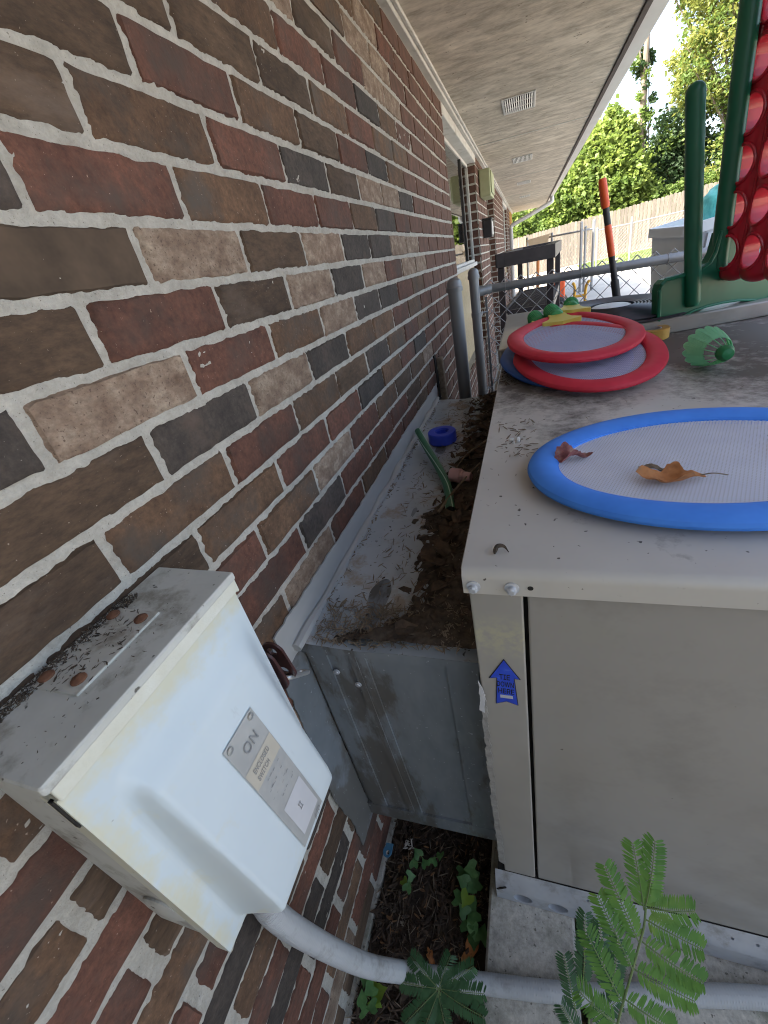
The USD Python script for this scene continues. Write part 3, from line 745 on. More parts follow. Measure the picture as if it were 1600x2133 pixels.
t.part('hose', tube(hp, .0115, 16, cap=False), HOSE)
t.part('hose_bore', tube(hp[[0, 1, 2]] + [0, 0, 0], .0085, 12), DARK)
t.part('hose_bore', tube(hp[[-3, -2, -1]] + [0, -.0004, 0], .0085, 12), DARK)
tt = np.gradient(hp, axis=0)
tt /= np.linalg.norm(tt, axis=1, keepdims=True)
bb = np.cross(tt, [0, 0, 1.])
cc = np.cross(bb, tt)
for k in range(3):
    ph = np.linspace(0, 2.2, len(hp)) + k * 2.1
    t.part('stripe', tube(hp + .0112 * (np.cos(ph)[:, None] * bb + np.sin(ph)[:, None] * cc), .0014, 6), HOSE_S)
t = Thing('bottle_cap', 'dusty pink plastic bottle top lying beside the green hose', 'bottle cap', (.21, .97, zt + .012))
ax = np.array([.95, -.25, -.02])
t.part('cap', lathe([(0, 0), (.016, .0), (.019, .003), (.0195, .030), (.0165, .033), (.0165, .036)], [.198, .975, zt + .034], ax, 20), PINK)
t.part('neck', lathe([(.0163, .0365), (.013, .040), (.0125, .058), (.011, .060), (.0, .060)], [.198, .975, zt + .034], ax, 20), PINK)
single('wood_stake', box([.004, 1.868, .72], [.03, 1.905, .965], .003), TWIG, label='weathered wooden stake against the wall beyond the duct', cat='stake')

# ------------------------------------------------------------------ packaged air conditioner
ac = Thing('air_conditioner', 'large beige packaged air conditioner on concrete pads', 'air conditioner', (.87, 1.27, .05))
ZL = 1.036
ac.part('body', box([.345, .392, .15], [1.395, 2.15, 1.00]), DARK)
ac.part('side_panel', rbox([.335, .40, .158], [.3445, 2.15, 1.0], .002), BEIGE)
ac.part('side_panel', rbox([1.3955, .40, .158], [1.405, 2.15, 1.0], .002), BEIGE)
scuffed = usdkit.material(stage, '/World/Looks/scuffed_beige', {
    'g': ('geometry', {}), 'n': ('noise_texture', {'scale': 75, 'detail': 8, 'roughness': .7}), 'n2': ('noise_texture', {'scale': 8, 'detail': 6}), 's': ('separate_xyz', {}),
    'z1': ('map_range', {'from_min': .86, 'from_max': .915, 'to_min': 0, 'to_max': 1, 'clamp': True}), 'z2': ('map_range', {'from_min': .965, 'from_max': .92, 'to_min': 0, 'to_max': 1, 'clamp': True}),
    'm': ('math', {'math_type': 'multiply'}), 'm2': ('math', {'math_type': 'multiply'}), 'k': ('map_range', {'from_min': .40, 'from_max': .58, 'to_min': 0, 'to_max': .75, 'clamp': True}),
    'r': ('rgb_ramp', {'ramp': two((.30, .288, .26), (.345, .33, .30))}), 'x': ('mix', {'color2': (.44, .415, .27)}), 'p': ('principled_bsdf', {'roughness': .42})},
    [('g.position', 'n.vector'), ('g.position', 'n2.vector'), ('g.position', 's.vector'), ('s.z', 'z1.value'), ('s.z', 'z2.value'), ('z1.result', 'm.value1'), ('z2.result', 'm.value2'), ('m.value', 'm2.value1'), ('n.fac', 'k.value'), ('k.result', 'm2.value2'),
     ('n2.fac', 'r.fac'), ('r.color', 'x.color1'), ('m2.value', 'x.fac'), ('x.color', 'p.base_color')], surface='p.BSDF')
ac.part('corner_post', rbox([.335, .375, .158], [.4002, .3915, 1.0], .003), scuffed, label='narrow corner panel with blue arrow sticker')
ac.part('front_panel', rbox([.4055, .3762, .158], [1.405, .3915, 1.0], .003), BEIGE)
bk = manifold3d.Manifold
lid_lit_grime = usdkit.material(stage, '/World/Looks/lit_grimy_lid', {  # unit beige lightened here: top light put into the base colour, grime over it
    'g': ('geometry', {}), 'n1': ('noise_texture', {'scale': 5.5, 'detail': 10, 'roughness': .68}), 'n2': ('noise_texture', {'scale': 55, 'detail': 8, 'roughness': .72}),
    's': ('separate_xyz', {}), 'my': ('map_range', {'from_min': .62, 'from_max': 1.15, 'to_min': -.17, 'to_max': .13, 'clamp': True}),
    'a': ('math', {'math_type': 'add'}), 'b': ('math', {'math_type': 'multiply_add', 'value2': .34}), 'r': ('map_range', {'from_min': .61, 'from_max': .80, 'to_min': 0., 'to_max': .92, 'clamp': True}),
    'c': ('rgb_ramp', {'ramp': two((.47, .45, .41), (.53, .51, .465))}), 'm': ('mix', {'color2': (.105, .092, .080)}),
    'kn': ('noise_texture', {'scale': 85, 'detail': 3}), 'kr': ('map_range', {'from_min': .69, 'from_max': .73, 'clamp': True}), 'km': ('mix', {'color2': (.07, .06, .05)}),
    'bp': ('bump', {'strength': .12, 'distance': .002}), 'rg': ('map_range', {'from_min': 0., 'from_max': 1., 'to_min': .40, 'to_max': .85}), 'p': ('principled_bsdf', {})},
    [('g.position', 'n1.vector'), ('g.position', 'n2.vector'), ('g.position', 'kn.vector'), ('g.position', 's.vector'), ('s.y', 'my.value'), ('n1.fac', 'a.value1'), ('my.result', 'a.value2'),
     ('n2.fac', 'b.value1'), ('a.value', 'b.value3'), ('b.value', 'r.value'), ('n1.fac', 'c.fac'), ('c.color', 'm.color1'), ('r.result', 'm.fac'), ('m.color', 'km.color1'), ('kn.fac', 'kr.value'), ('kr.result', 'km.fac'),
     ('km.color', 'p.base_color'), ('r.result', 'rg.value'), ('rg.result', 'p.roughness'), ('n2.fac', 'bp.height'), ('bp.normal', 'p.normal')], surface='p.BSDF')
# lid: rounded front edge with a turned down lip, corner cut off at the bottom
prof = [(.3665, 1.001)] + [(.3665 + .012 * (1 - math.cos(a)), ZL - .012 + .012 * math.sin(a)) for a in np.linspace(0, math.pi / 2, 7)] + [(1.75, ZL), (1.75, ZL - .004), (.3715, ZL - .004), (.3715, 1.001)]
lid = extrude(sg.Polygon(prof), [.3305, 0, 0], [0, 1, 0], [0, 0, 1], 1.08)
ac.part('lid', lid, lid_lit_grime)
ac.part('lid_flange', box([.3285, .378, 1.0065], [.3303, 1.75, ZL - .004], .0006), BEIGE)
for (x, z) in ((.3435, 1.013), (.3885, 1.0135)):
    s_ = ac.part('bolt', lathe([(.0085, 0), (.0085, .0014), (.0055, .0026), (.0055, .0068), (.0042, .0076), (0, .0076)], [x, .3664, z], (0, -1, 0), 6 if False else 18), GALV)
    ac.part('bolt_head', lathe([(.0048, .0028), (.0048, .0085), (.0035, .0092), (0, .0092)], [x, .3664, z], (0, -1, 0), 6), GALV, parent=s_, smooth=False)
ac.part('bolt_hole', lathe([(.0034, .0004), (0, .0004)], [.4095, .3664, 1.0145], (0, -1, 0), 14), DARK)
# condenser end: raised lid with fan guard
poly = [(.318, 1.335), (1.412, 1.66), (1.412, 2.055), (.318, 2.055)]
s0 = trimesh.creation.uv_sphere(radius=.008, count=[6, 10]).vertices
ac.part('condenser_lid', trimesh.convex.convex_hull(np.vstack([s0 + [x + (.008 if x < 1 else -.008), y + (.008 if k < 2 else -.008), z] for k, (x, y) in enumerate(poly) for z in (ZL + .009, 1.075)])), BEIGE)
FC, FR = np.array([.700, 1.748]), .292
zf = 1.0835
fg = ac.part('fan_guard', lathe([(FR - .004, 0), (FR, .004), (FR - .004, .008), (FR - .008, .004), (FR - .004, 0)], [*FC, zf], n=72), FANM)
ac.part('fan_well', lathe([(FR - .006, .0006), (0, .0006)], [*FC, zf - .0004], n=48), DARK)
a_ = np.linspace(0, 2 * np.pi, 64, endpoint=False)
for k, rr in enumerate(np.linspace(.078, FR - .018, 19)):
    ac.part('guard_ring', tube(np.stack([FC[0] + rr * np.cos(a_), FC[1] + rr * np.sin(a_), np.full(64, zf + .010 + .012 * (1 - (rr / FR) ** 2))], 1), .0031, 5, closed=True), FANM, parent=fg)
for k in range(8):
    a = k * math.pi / 4 + .35
    ac.part('guard_spoke', tube([(FC[0] + q * math.cos(a), FC[1] + q * math.sin(a), zf + .006 + .012 * (1 - (q / FR) ** 2)) for q in np.linspace(.05, FR - .005, 8)], .003, 5), FANM, parent=fg)
ac.part('fan_hub', lathe([(.066, 0), (.066, .004), (.056, .009), (0, .011)], [*FC, zf + .014], n=32), HUB, parent=fg)
# base rail with lifting holes
pr2 = sg.Polygon([(.3745, .1575), (.357, .112), (.357, .053), (.3745, .053)])
rail = extrude(pr2, [.314, 0, 0], [0, 1, 0], [0, 0, 1], 1.095)
mm = manifold3d.Manifold(manifold3d.Mesh(np.asarray(rail.vertices, np.float32), np.asarray(rail.faces, np.uint32)))
for x in (.372, .446, 1.25):
    mm = mm - manifold3d.Manifold.cylinder(.03, .0205, .0205, 24).rotate([90, 0, 0]).translate([x, .383, .0815])
for x in (.505, .535, .76, .80, 1.02):
    mm = mm - manifold3d.Manifold.cylinder(.03, .0032, .0032, 12).rotate([70, 0, 0]).translate([x, .374, .134])
q = mm.to_mesh()
base = ac.part('base_rail', tm(q.vert_properties[:, :3], q.tri_verts), GALV, smooth=25)
ac.part('rail_inside', box([.32, .3748, .06], [1.40, .41, .156]), DARK, parent=base)
ac.part('rail_slot', obox([.327, .3555, .118], [.010, -.001, .014], [0, .0012, 0], [-.0016, 0, .0012]), DARK, parent=base)
ac.part('base_pan', box([.33, .41, .05], [1.40, 2.15, .149]), GALV)
# arrow sticker and scuffs
ar = np.array([(.3712, .8745), (.3925, .8335), (.3842, .8345), (.3872, .7735), (.3705, .7800), (.3545, .7715), (.3590, .8325), (.3478, .8295)])
stk = ac.part('arrow_sticker', extrude(sg.Polygon(ar), [0, .3746, 0], [1, 0, 0], [0, 0, 1], .0004), BLACK, smooth=False)
ac.part('sticker_face', extrude(sg.Polygon(ar).buffer(-.0011), [0, .3741, 0], [1, 0, 0], [0, 0, 1], .0003), STICKER, parent=stk, smooth=False)


def lettering(text, h, o, ux, uy, depth=.0003, bold=False, width=None):
    m = meshkit.text_mesh(text, h, depth, bold)
    ux, uy = np.array(ux, float), np.array(uy, float)
    w = m.vertices[:, 0].max() - m.vertices[:, 0].min()
    k = (width / w) if width else 1
    c = [m.vertices[:, 0].min() + w / 2, h / 2]
    v = m.vertices - [c[0], c[1], 0]
    m.vertices = np.asarray(o) + v[:, :1] * ux * k + v[:, 1:2] * uy + v[:, 2:] * np.cross(ux, uy)
    return m


for text, z, x, w in (('TIE', .8365, .3705, .0150), ('DOWN', .8205, .3708, .0235), ('HERE', .8050, .3712, .0225)):
    ac.part('lettering', lettering(text, .0110, [x, .3740, z], [1, 0, -.03], [.03, 0, 1], bold=True, width=w), BLACK, parent=stk, smooth=False)
ac.part('white_tab', box([.3622, .3737, .7885], [.3802, .3740, .7955]), PLATE_W, parent=stk)
for i, (x0, x1, y0, y1, n, lab) in enumerate([(.337, .39, 1.10, 1.45, 260, 'dark twig debris heaped at the left edge by the stacked rackets'), (.345, .42, .66, .84, 60, 'small pale flakes and crumbs left of the blue racket'), (.36, .95, .5, 1.4, 150, 'specks of leaf debris strewn over the unit top')]):
    single('debris', chips(n, (x0, x1), (y0, y1), lambda x, y: ZL + .0015, .010 if i != 2 else .005, 40 + i, thick=.14, tilt=.25, asp=(.06, .25)), [LITTER, TWIG, TWIG][i], kind='stuff', label=lab, cat='debris', smooth=False)

# ------------------------------------------------------------------ disconnect switch box on the wall
bx = Thing('disconnect_box', 'weathered white electrical disconnect box on the brick wall', 'electrical box', (0.05, .165, .77))
Y0, Y1, ZB, ZT, XD = .062, .2665, .770, 1.1065, .0985
bx.part('box_body', rbox([.006, Y0 + .003, ZB + .008], [XD - .010, Y1 - .003, ZT - .002], .004), BOXTOP)
cap = trimesh.convex.convex_hull(np.vstack([s0 * .4 + p for p in [(.005, Y0, ZT + .002), (.005, Y1, ZT + .002), (XD + .004, Y0, ZT), (XD + .004, Y1, ZT), (.005, Y0, ZT - .004), (.005, Y1, ZT - .004), (XD + .004, Y0, ZT - .004), (XD + .004, Y1, ZT - .004)]]))
tp_ = bx.part('top_cap', cap, BOXTOP)
bx.part('drip_lip', rbox([XD + .0005, Y0 + .0005, ZT - .0215], [XD + .0055, Y1, ZT - .0045], .002), BOXEDGE, parent=tp_)
bx.part('drip_lip', rbox([XD - .03, Y1 - .0005, ZT - .024], [XD + .004, Y1 + .0025, ZT - .0045], .001), BOXEDGE, parent=tp_)
# pressed door with its swelling hump
ny, nz = 70, 90
Yg, Zg = np.meshgrid(np.linspace(Y0, Y1, ny), np.linspace(ZB - .007, ZT - .022, nz), indexing='ij')


def hump(y, z):
    u = (y - Y0) / (Y1 - Y0)
    side = sstep(.105, .185, u) * sstep(1.0, .80, u)
    v = np.clip((1.035 - np.asarray(z, float)) / .23, 0, 1)
    low = sstep(.770, .790, z)
    return side * sstep(1.058, 1.018, z) * (.017 + .038 * v ** .9) * low


Xg = XD - .001 + hump(Yg, Zg)
door = grid(np.stack([Xg, Yg, Zg], -1))
rim = []
for idx in (np.s_[0, :], np.s_[-1, :], np.s_[:, 0], np.s_[:, -1]):
    a = np.stack([Xg[idx], Yg[idx], Zg[idx]], -1)
    b = a.copy()
    b[:, 0] = XD - .018
    rim.append(grid(np.stack([a, b], 0)))
doorm = usdkit.material(stage, '/World/Looks/chalked_door', {
    'g': ('geometry', {}), 's': ('separate_xyz', {}), 'n': ('noise_texture', {'scale': 26, 'detail': 9, 'roughness': .68}), 'n2': ('noise_texture', {'scale': 4, 'detail': 5}), 'n3': ('noise_texture', {'scale': 60, 'detail': 4, 'roughness': .6}),
    'n4': ('noise_texture', {'scale': 13, 'detail': 7, 'roughness': .7}), 'mp': ('mapping', {'scale': (1, 1, .35)}),
    'ez': ('map_range', {'from_min': ZT - .062, 'from_max': ZT - .022, 'to_min': 0., 'to_max': .42, 'clamp': True}), 'ey': ('map_range', {'from_min': Y0 + .030, 'from_max': Y0, 'to_min': 0., 'to_max': .36, 'clamp': True}),
    'eb': ('map_range', {'from_min': .80, 'from_max': .765, 'to_min': 0., 'to_max': .25, 'clamp': True}),
    'mx': ('math', {'math_type': 'maximum'}), 'mx2': ('math', {'math_type': 'maximum'}), 'ad': ('math', {'math_type': 'add'}), 'k': ('map_range', {'from_min': .60, 'from_max': .86, 'to_min': 0, 'to_max': .95, 'clamp': True}),
    'r': ('rgb_ramp', {'ramp': two((.49, .565, .605), (.565, .635, .665))}), 'm': ('mix', {'color2': (.56, .555, .44)}),
    'sk': ('map_range', {'from_min': .735, 'from_max': .76, 'to_max': .85, 'clamp': True}), 'm2': ('mix', {'color2': (.11, .11, .10)}), 'gk': ('map_range', {'from_min': .63, 'from_max': .72, 'to_max': .6, 'clamp': True}), 'm3': ('mix', {'color2': (.33, .36, .37)}),
    'b': ('bump', {'strength': .06, 'distance': .002}), 'p': ('principled_bsdf', {'roughness': .5})},
    [('g.position', 's.vector'), ('g.position', 'n.vector'), ('g.position', 'n2.vector'), ('g.position', 'n3.vector'), ('g.position', 'mp.vector'), ('mp.vector', 'n4.vector'), ('s.z', 'ez.value'), ('s.y', 'ey.value'), ('s.z', 'eb.value'), ('ez.result', 'mx.value1'), ('ey.result', 'mx.value2'),
     ('mx.value', 'mx2.value1'), ('eb.result', 'mx2.value2'), ('mx2.value', 'ad.value1'), ('n.fac', 'ad.value2'), ('ad.value', 'k.value'), ('n2.fac', 'r.fac'), ('r.color', 'm.color1'), ('k.result', 'm.fac'), ('m.color', 'm3.color1'), ('n4.fac', 'gk.value'), ('gk.result', 'm3.fac'),
     ('m3.color', 'm2.color1'), ('n3.fac', 'sk.value'), ('sk.result', 'm2.fac'), ('m2.color', 'p.base_color'), ('n3.fac', 'b.height'), ('b.normal', 'p.normal')], surface='p.BSDF')
dr = bx.part('door', cat_([door] + rim), doorm, smooth=40)
bx.part('door_gap', box([XD - .012, Y0 + .006, ZT - .023], [XD - .002, Y1 - .006, ZT - .018]), DARK, parent=dr)
# plates on the door, following the hump
def skin(y0, y1, z0, z1, lift, ny_=14, nz_=30):
    a, b = np.meshgrid(np.linspace(y0, y1, ny_), np.linspace(z0, z1, nz_), indexing='ij')
    return grid(np.stack([XD - .001 + hump(a, b) + lift, a, b], -1))


py0, py1 = .150, .197
lp = bx.part('label_plate', skin(py0, py1, .800, .987, .0016), PLATE, parent=None, smooth=True)
bx.part('label_band', skin(py0 + .0008, py1 - .0008, .918, .945, .0021), PLATE_TAN, parent=lp, smooth=True)
bx.part('label_panel', skin(py0 + .008, py1 - .004, .812, .866, .0021), PLATE_W, parent=lp, smooth=True)
def on_plate(text, h, y, z, flip=1, width=None):
    s = (hump(np.array(y), np.array(z + .01)) - hump(np.array(y), np.array(z - .01))) / .02
    uy = np.array([s, 0, 1]) / math.hypot(s, 1)
    return lettering(text, h, [XD - .001 + float(hump(np.array(y), np.array(z))) + .0030, y, z], [0, flip, 0], flip * uy, .0002, width=width)


for text, h, y, z, fl, w in (('ON', .0115, .175, .963, 1, .020), ('ENCLOSED', .0062, .172, .937, 1, .026), ('SWITCH', .0062, .168, .9265, 1, .020), ('II', .009, .174, .842, 1, .005), ('OFF', .007, .184, .805, -1, .013)):
    bx.part('lettering', on_plate(text, h, y, z, fl, w), PENCIL, parent=lp, smooth=False)
rs = np.random.default_rng(17)
mk = []
for k in range(26):
    y, z, w = rs.uniform(py0 + .006, py1 - .008), .912 - .011 * (k % 4) + rs.normal(0, .0006), rs.uniform(.0015, .004)
    mk.append(skin(y, y + w, z, z + rs.uniform(.0004, .0010), .0024, 3, 3))
bx.part('faded_print', cat_(mk), PENCIL, parent=lp, kind='stuff', smooth=False)
for (y, z) in ((py0 + .006, .981), (py1 - .006, .981)):
    bx.part('rivet', lathe([(.0042, 0), (.0038, .0014), (0, .0022)], [XD + float(hump(np.array(y), np.array(z))) + .0006, y, z], (1, 0, 0), 12), CHROME, parent=lp)
# hub plate on top with two rusty screws and lint
hb = bx.part('hub_plate', rbox([.013, .118, ZT + .0022], [.066, .206, ZT + .0062], .0012), look('hub_plate_paint', two((.42, .42, .385), (.50, .50, .46)), 12, rough=.7, bump=.1, bscale=120, stain=(.24, .22, .18), stain_scale=22, stain_at=(.5, .66)))
for (x, y) in ((.054, .130), (.054, .195), (.017, .196), (.018, .128)):
    bx.part('rusty_screw', lathe([(.0062, 0), (.006, .002), (.0035, .0038), (0, .0042)], [x, y, ZT + .0060], (0, 0, 1), 14), RUST, parent=hb)
bx.part('knockout', lathe([(.0085, 0), (.0085, .0015), (.0065, .0022), (0, .0022)], [.072, Y0 + .003, 1.06], (0, -1, 0), 18), BOXTOP, label='side knockout disc')
bx.part('knockout', lathe([(.024, 0), (.024, .002), (.018, .004), (0, .005)], [.052, Y0 + .003, .845], (0, -1, 0), 24), BOXTOP)
bx.part('side_slot', obox([XD - .006, Y0 - .0002, ZT - .040], [.0022, 0, 0], [0, .0012, 0], [0, 0, .018]), DARK)
# hasp ears and ring
for k, yy in enumerate((Y1 + .004, Y1 + .022)):
    pl_ = sg.Point(0, 0).buffer(1.0, 12)
    ear = sg.LineString([(.083, .955 - .004 * k), (.088, .918 - .004 * k)]).buffer(.0165, 12)
    for c in ((.083, .957 - .004 * k), (.088, .920 - .004 * k)):
        ear = ear.difference(sg.Point(c).buffer(.0068, 10))
    m = extrude(biggest(ear), [0, yy + .004, 0], [1, 0, 0], [0, 0, 1], .0035)
    bx.part('hasp_ear', m, HASP)
bx.part('hasp_bracket', box([.070, Y1 - .003, .925], [.092, Y1 + .0035, .952], .001), HASP)
rp_ = [(XD + .030 + .009 * math.cos(a), .197, .794 + .009 * math.sin(a)) for a in np.linspace(0, 6.283, 20, endpoint=False)]
bx.part('rusty_ring', tube([(x, y - .003 + .004 * math.sin(i * .3), z) for i, (x, y, z) in enumerate(rp_)], .0021, 7, closed=True, normal=[0, 1, 0]), RUST)
# shackle hanging in the ears
cl = [(.088 + .0085 * math.cos(a), .30 + (.0165 if math.sin(a) > 0 else -.0165) + .0085 * math.sin(a)) for a in np.linspace(0, 6.283, 28, endpoint=False)]
d1 = np.array([.10, .72, -.69])
d1 /= np.linalg.norm(d1)
d2 = np.array([1, 0, .145])
d2 -= d1 * (d2 @ d1)
d2 /= np.linalg.norm(d2)
c0 = np.array([.0905, Y1 + .033, .893])
single('snap_link', tube([c0 + d2 * (x - .088) + d1 * (y - .30) for x, y in cl], .0032, 8, closed=True, normal=np.cross(d1, d2)), CHROME, label='silver oval link hanging from the dark hasp of the white box', cat='link')
single('lint', chips(420, (.008, .09), (.070, .22), lambda x, y: ZT + .0025 + (.0035 if .118 < y < .206 and x < .066 else 0), .0045, 77, thick=.12, tilt=.3, asp=(.06, .3)), LITTER, kind='stuff', label='dark lint and grit on top of the white box', cat='debris', smooth=False)
single('lint', chips(1500, (.004, .020), (.064, .225), lambda x, y: ZT + .004, .0055, 78, thick=.2, tilt=.9, asp=(.05, .25)), LITTER, kind='stuff', label='matted lint along the wall behind the white box', cat='debris', smooth=False)

# flexible conduit
cp = spline([(.052, .150, .79), (.052, .140, .70), (.050, .126, .62), (.062, .134, .475), (.100, .158, .262), (.165, .190, .12), (.285, .215, .0685), (.474, .244, .0675), (.66, .286, .0675), (.82, .318, .0675), (1.1, .361, .0675)], 14)
cr = .0235 + .0007 * np.sin(np.arange(len(cp)) * 2.1)
co = Thing('conduit', 'thick grey flexible conduit curving from white box to slab', 'conduit', (.285, .217, .05))
co.part('conduit_tube', tube(cp, .0160, 22), CONDUIT)
co.part('connector', lathe([(.016, 0), (.024, 0), (.024, .012), (.021, .014), (.021, .030), (.0185, .033), (.0185, .042), (.0165, .042)], [.052, .1485, .768], (0, 0, -1), 18), CHROME)
seg = np.linalg.norm(np.diff(cp, axis=0), axis=1)
L = np.concatenate([[0], np.cumsum(seg)])
nr = int(L[-1] / .0052)
hel = np.stack([np.interp(np.linspace(0, L[-1], nr * 12), L, cp[:, k]) for k in range(3)], 1)
tg = np.gradient(hel, axis=0)
tg /= np.linalg.norm(tg, axis=1, keepdims=True)
b1 = np.cross(tg, [0.3, 1, .1])
b1 /= np.linalg.norm(b1, axis=1, keepdims=True)
b2 = np.cross(b1, tg)
ph = np.arange(len(hel)) * 2 * np.pi / 12
co.part('conduit_rib', tube(hel + .0160 * (np.cos(ph)[:, None] * b1 + np.sin(ph)[:, None] * b2), .0007, 4, cap=False), CONDUIT)

# ------------------------------------------------------------------ rackets on the unit
def clip_egg(e, ai, bi, eggy):
    """Cuts a strand at the egg shaped rim."""
    q = np.linspace(0, 1, 60)[:, None]
    p = e[0] + (e[1] - e[0]) * q
    c = np.clip(p[:, 0] / ai, -1, 1)
    ins = np.abs(p[:, 1]) <= bi * np.sqrt(1 - c ** 2) * (1 - eggy * np.maximum(c, 0) ** 1.3) + 1e-9
    if ins.sum() < 2:
        return None
    i = np.nonzero(ins)[0]
    return [p[i[0]], p[i[-1]]]


def racket(label, c, deg, tilt, a, b, ring_mat, net_mat, seed, roll=0.0, wide=.023, handle=True, group=None, eggy=.30):
    """Big foam rimmed racket: rim, netting, yellow throat, green grip. 'deg' turns its long axis from +y towards -x; tilt lifts the grip end."""
    t = Thing('toy_racket', label, 'racket', c, group=group)
    g = math.radians(deg)
    ex = np.array([-math.sin(g) * math.cos(tilt), math.cos(g) * math.cos(tilt), math.sin(tilt)])
    ey = np.array([-math.cos(g), -math.sin(g), math.sin(roll)])
    ey /= np.linalg.norm(ey)
    ez = np.cross(ex, ey)
    R = lambda s, v, h: np.asarray(c) + np.multiply.outer(np.asarray(s, float), ex) + np.multiply.outer(np.asarray(v, float), ey) + np.multiply.outer(np.asarray(h, float), ez)
    th = np.linspace(0, 2 * np.pi, 96, endpoint=False)
    egg = 1 - eggy * np.maximum(np.cos(th), 0) ** 1.3
    s_, v_ = (a - wide) * np.cos(th), (b - wide) * np.sin(th) * egg
    t.part('rim', tube(R(s_, v_, 0 * th), wide, 14, closed=True, flat=.52, normal=ez), ring_mat)
    t.part('rim_seam', tube(R((a - 1.93 * wide) * np.cos(th), (b - 1.93 * wide) * np.sin(th) * egg, 0 * th + .002), .0022, 5, closed=True, normal=ez), ring_mat)
    ai, bi = a - 1.7 * wide, b - 1.7 * wide
    segs = []
    for k, dv in enumerate((math.radians(33), math.radians(-33))):
        d = np.array([math.sin(dv), math.cos(dv)])
        n = np.array([d[1], -d[0]])
        for o in np.arange(-a * 1.2, a * 1.2, .0041):
            q = n * o
            A = (d[0] / ai) ** 2 + (d[1] / bi) ** 2
            B = 2 * (q[0] * d[0] / ai ** 2 + q[1] * d[1] / bi ** 2)
            C = (q[0] / ai) ** 2 + (q[1] / bi) ** 2 - 1
            D = B * B - 4 * A * C
            if D > 0:
                t0, t1 = (-B - math.sqrt(D)) / (2 * A), (-B + math.sqrt(D)) / (2 * A)
                e = [q + d * t0, q + d * t1]
                e = clip_egg(e, ai, bi, eggy)
                if e is None:
                    continue
                segs.append(R([e[0][0], e[1][0]], [e[0][1], e[1][1]], [.0006 * k, .0006 * k]))
    t.part('netting', ribbons(np.array(segs), .0027), net_mat, kind='stuff', smooth=False)
    if handle:
        w = [(a - .014, -.052), (a + .004, -.030), (a + .030, -.021), (a + .055, -.021), (a + .055, .021), (a + .030, .021), (a + .004, .030), (a - .014, .052), (a - .026, .0)]
        th_ = extrude(sg.Polygon(w).buffer(.006), R(0, 0, -.004 + wide * .3), ex, ey, .022 if False else .018)
        t.part('throat', th_, YELLOW)
        t.part('grip', tube(R([a + .050, a + .053, a + .06, a + .10, a + .15, a + .156, a + .158], [0] * 7, [.008] * 7), [.014, .022, .025, .0245, .025, .022, .010], 16), GREENH)
        for q in (.075, .09, .105, .12, .135):
            t.part('grip_ridge', tube(R((a + q + 0 * th[::4]), .0248 * np.cos(th[::4]), .008 + .0248 * np.sin(th[::4])), .0016, 5, closed=True, normal=ex), GREENH)
    return t


racket('bright blue rimmed net racket nearest the camera with dry leaves on it', (.655, .612, ZL + .0160), -80, 0, .250, .174, BLUE, NET, 1, eggy=.08)
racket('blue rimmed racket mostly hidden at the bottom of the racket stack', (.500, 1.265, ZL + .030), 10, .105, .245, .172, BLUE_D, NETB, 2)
racket('lower red rimmed racket resting on the blue one', (.548, 1.185, ZL + .050), 9, .11, .255, .180, RED, NETB, 3, roll=-.03)
racket('topmost red rimmed racket with its yellow throat and green grip up', (.530, 1.285, ZL + .078), -4, .035, .265, .178, RED, NETB, 4, roll=.04)


def dry_leaf(name, label, c, size, mat, seed, curl, up=(0, 0, 1), ang=0., stalk=True, lobes=5):
    r = np.random.default_rng(seed)
    t = Thing(name, label, 'leaf', c)
    na, nr = 60, 9
    a = np.linspace(0, 2 * np.pi, na)
    out = 1 + .20 * np.cos(lobes * a) + .09 * np.cos(2 * a + 1) + .05 * r.normal(0, 1, na).cumsum() / 4 * 0 + r.normal(0, .035, na)
    out[-1] = out[0]
    rr = np.linspace(0, 1, nr)
    Xl = size * np.outer(rr, out * np.cos(a) * 1.15)
    Yl = size * np.outer(rr, out * np.sin(a) * .62)
    Zl = curl * size * (Yl / size) ** 2 * 2.2 + .25 * curl * size * np.sin(Xl / size * 3.2 + seed) + size * .16 * (meshkit.fbm(np.stack([Xl, Yl, 0 * Xl], -1) / size * 3.2, 3, seed) - .5)
    ca, sa = math.cos(ang), math.sin(ang)
    P = np.stack([c[0] + Xl * ca - Yl * sa, c[1] + Xl * sa + Yl * ca, Zl - Zl.min() + c[2]], -1)
    t.part('blade', grid(P), mat, smooth=60)
    if stalk:
        e = np.array([c[0] + size * 1.05 * ca, c[1] + size * 1.05 * sa, P[..., 2].mean()])
        t.part('stalk', tube(spline([e, e + [size * .6 * ca, size * .6 * sa - .003, .004], e + [size * 1.25 * ca, size * 1.25 * sa, -.002]], 6), .0009, 5), TWIG)
    return t


zn = ZL + .0175
dry_leaf('dry_leaf', 'curled orange brown dry leaf with thin stalk on the blue racket net', (.588, .540, zn), .030, DRYL, 5, .55, ang=.12)
dry_leaf('dry_leaf', 'folded dark red dry leaf at the left edge of the blue racket net', (.474, .612, zn + .001), .022, DRYR, 8, .8, ang=.4, stalk=False, lobes=3)
dry_leaf('dry_leaf', 'small faded pinkish leaf at the right of the blue racket net', (.745, .622, zn), .014, DRYL, 12, .5, ang=.8, stalk=False, lobes=4)
dry_leaf('dry_leaf', 'thin grey leaf scrap above the orange leaf on the net', (.575, .572, zn), .012, TWIG, 14, .6, ang=-.3, stalk=True, lobes=2)
single('curled_leaf', tube(spline([(.368, .398, ZL + .002), (.371, .405, ZL + .008), (.379, .407, ZL + .007), (.385, .402, ZL + .002)], 6), [.0012, .002, .0026, .003, .003, .003, .0028, .0028, .0026, .0026, .0024, .0022, .002, .0018, .0015, .0012, .001, .0008, .0006][:19], 6), LITTER, label='small dark curled leaf bit near the front lid edge', cat='leaf')
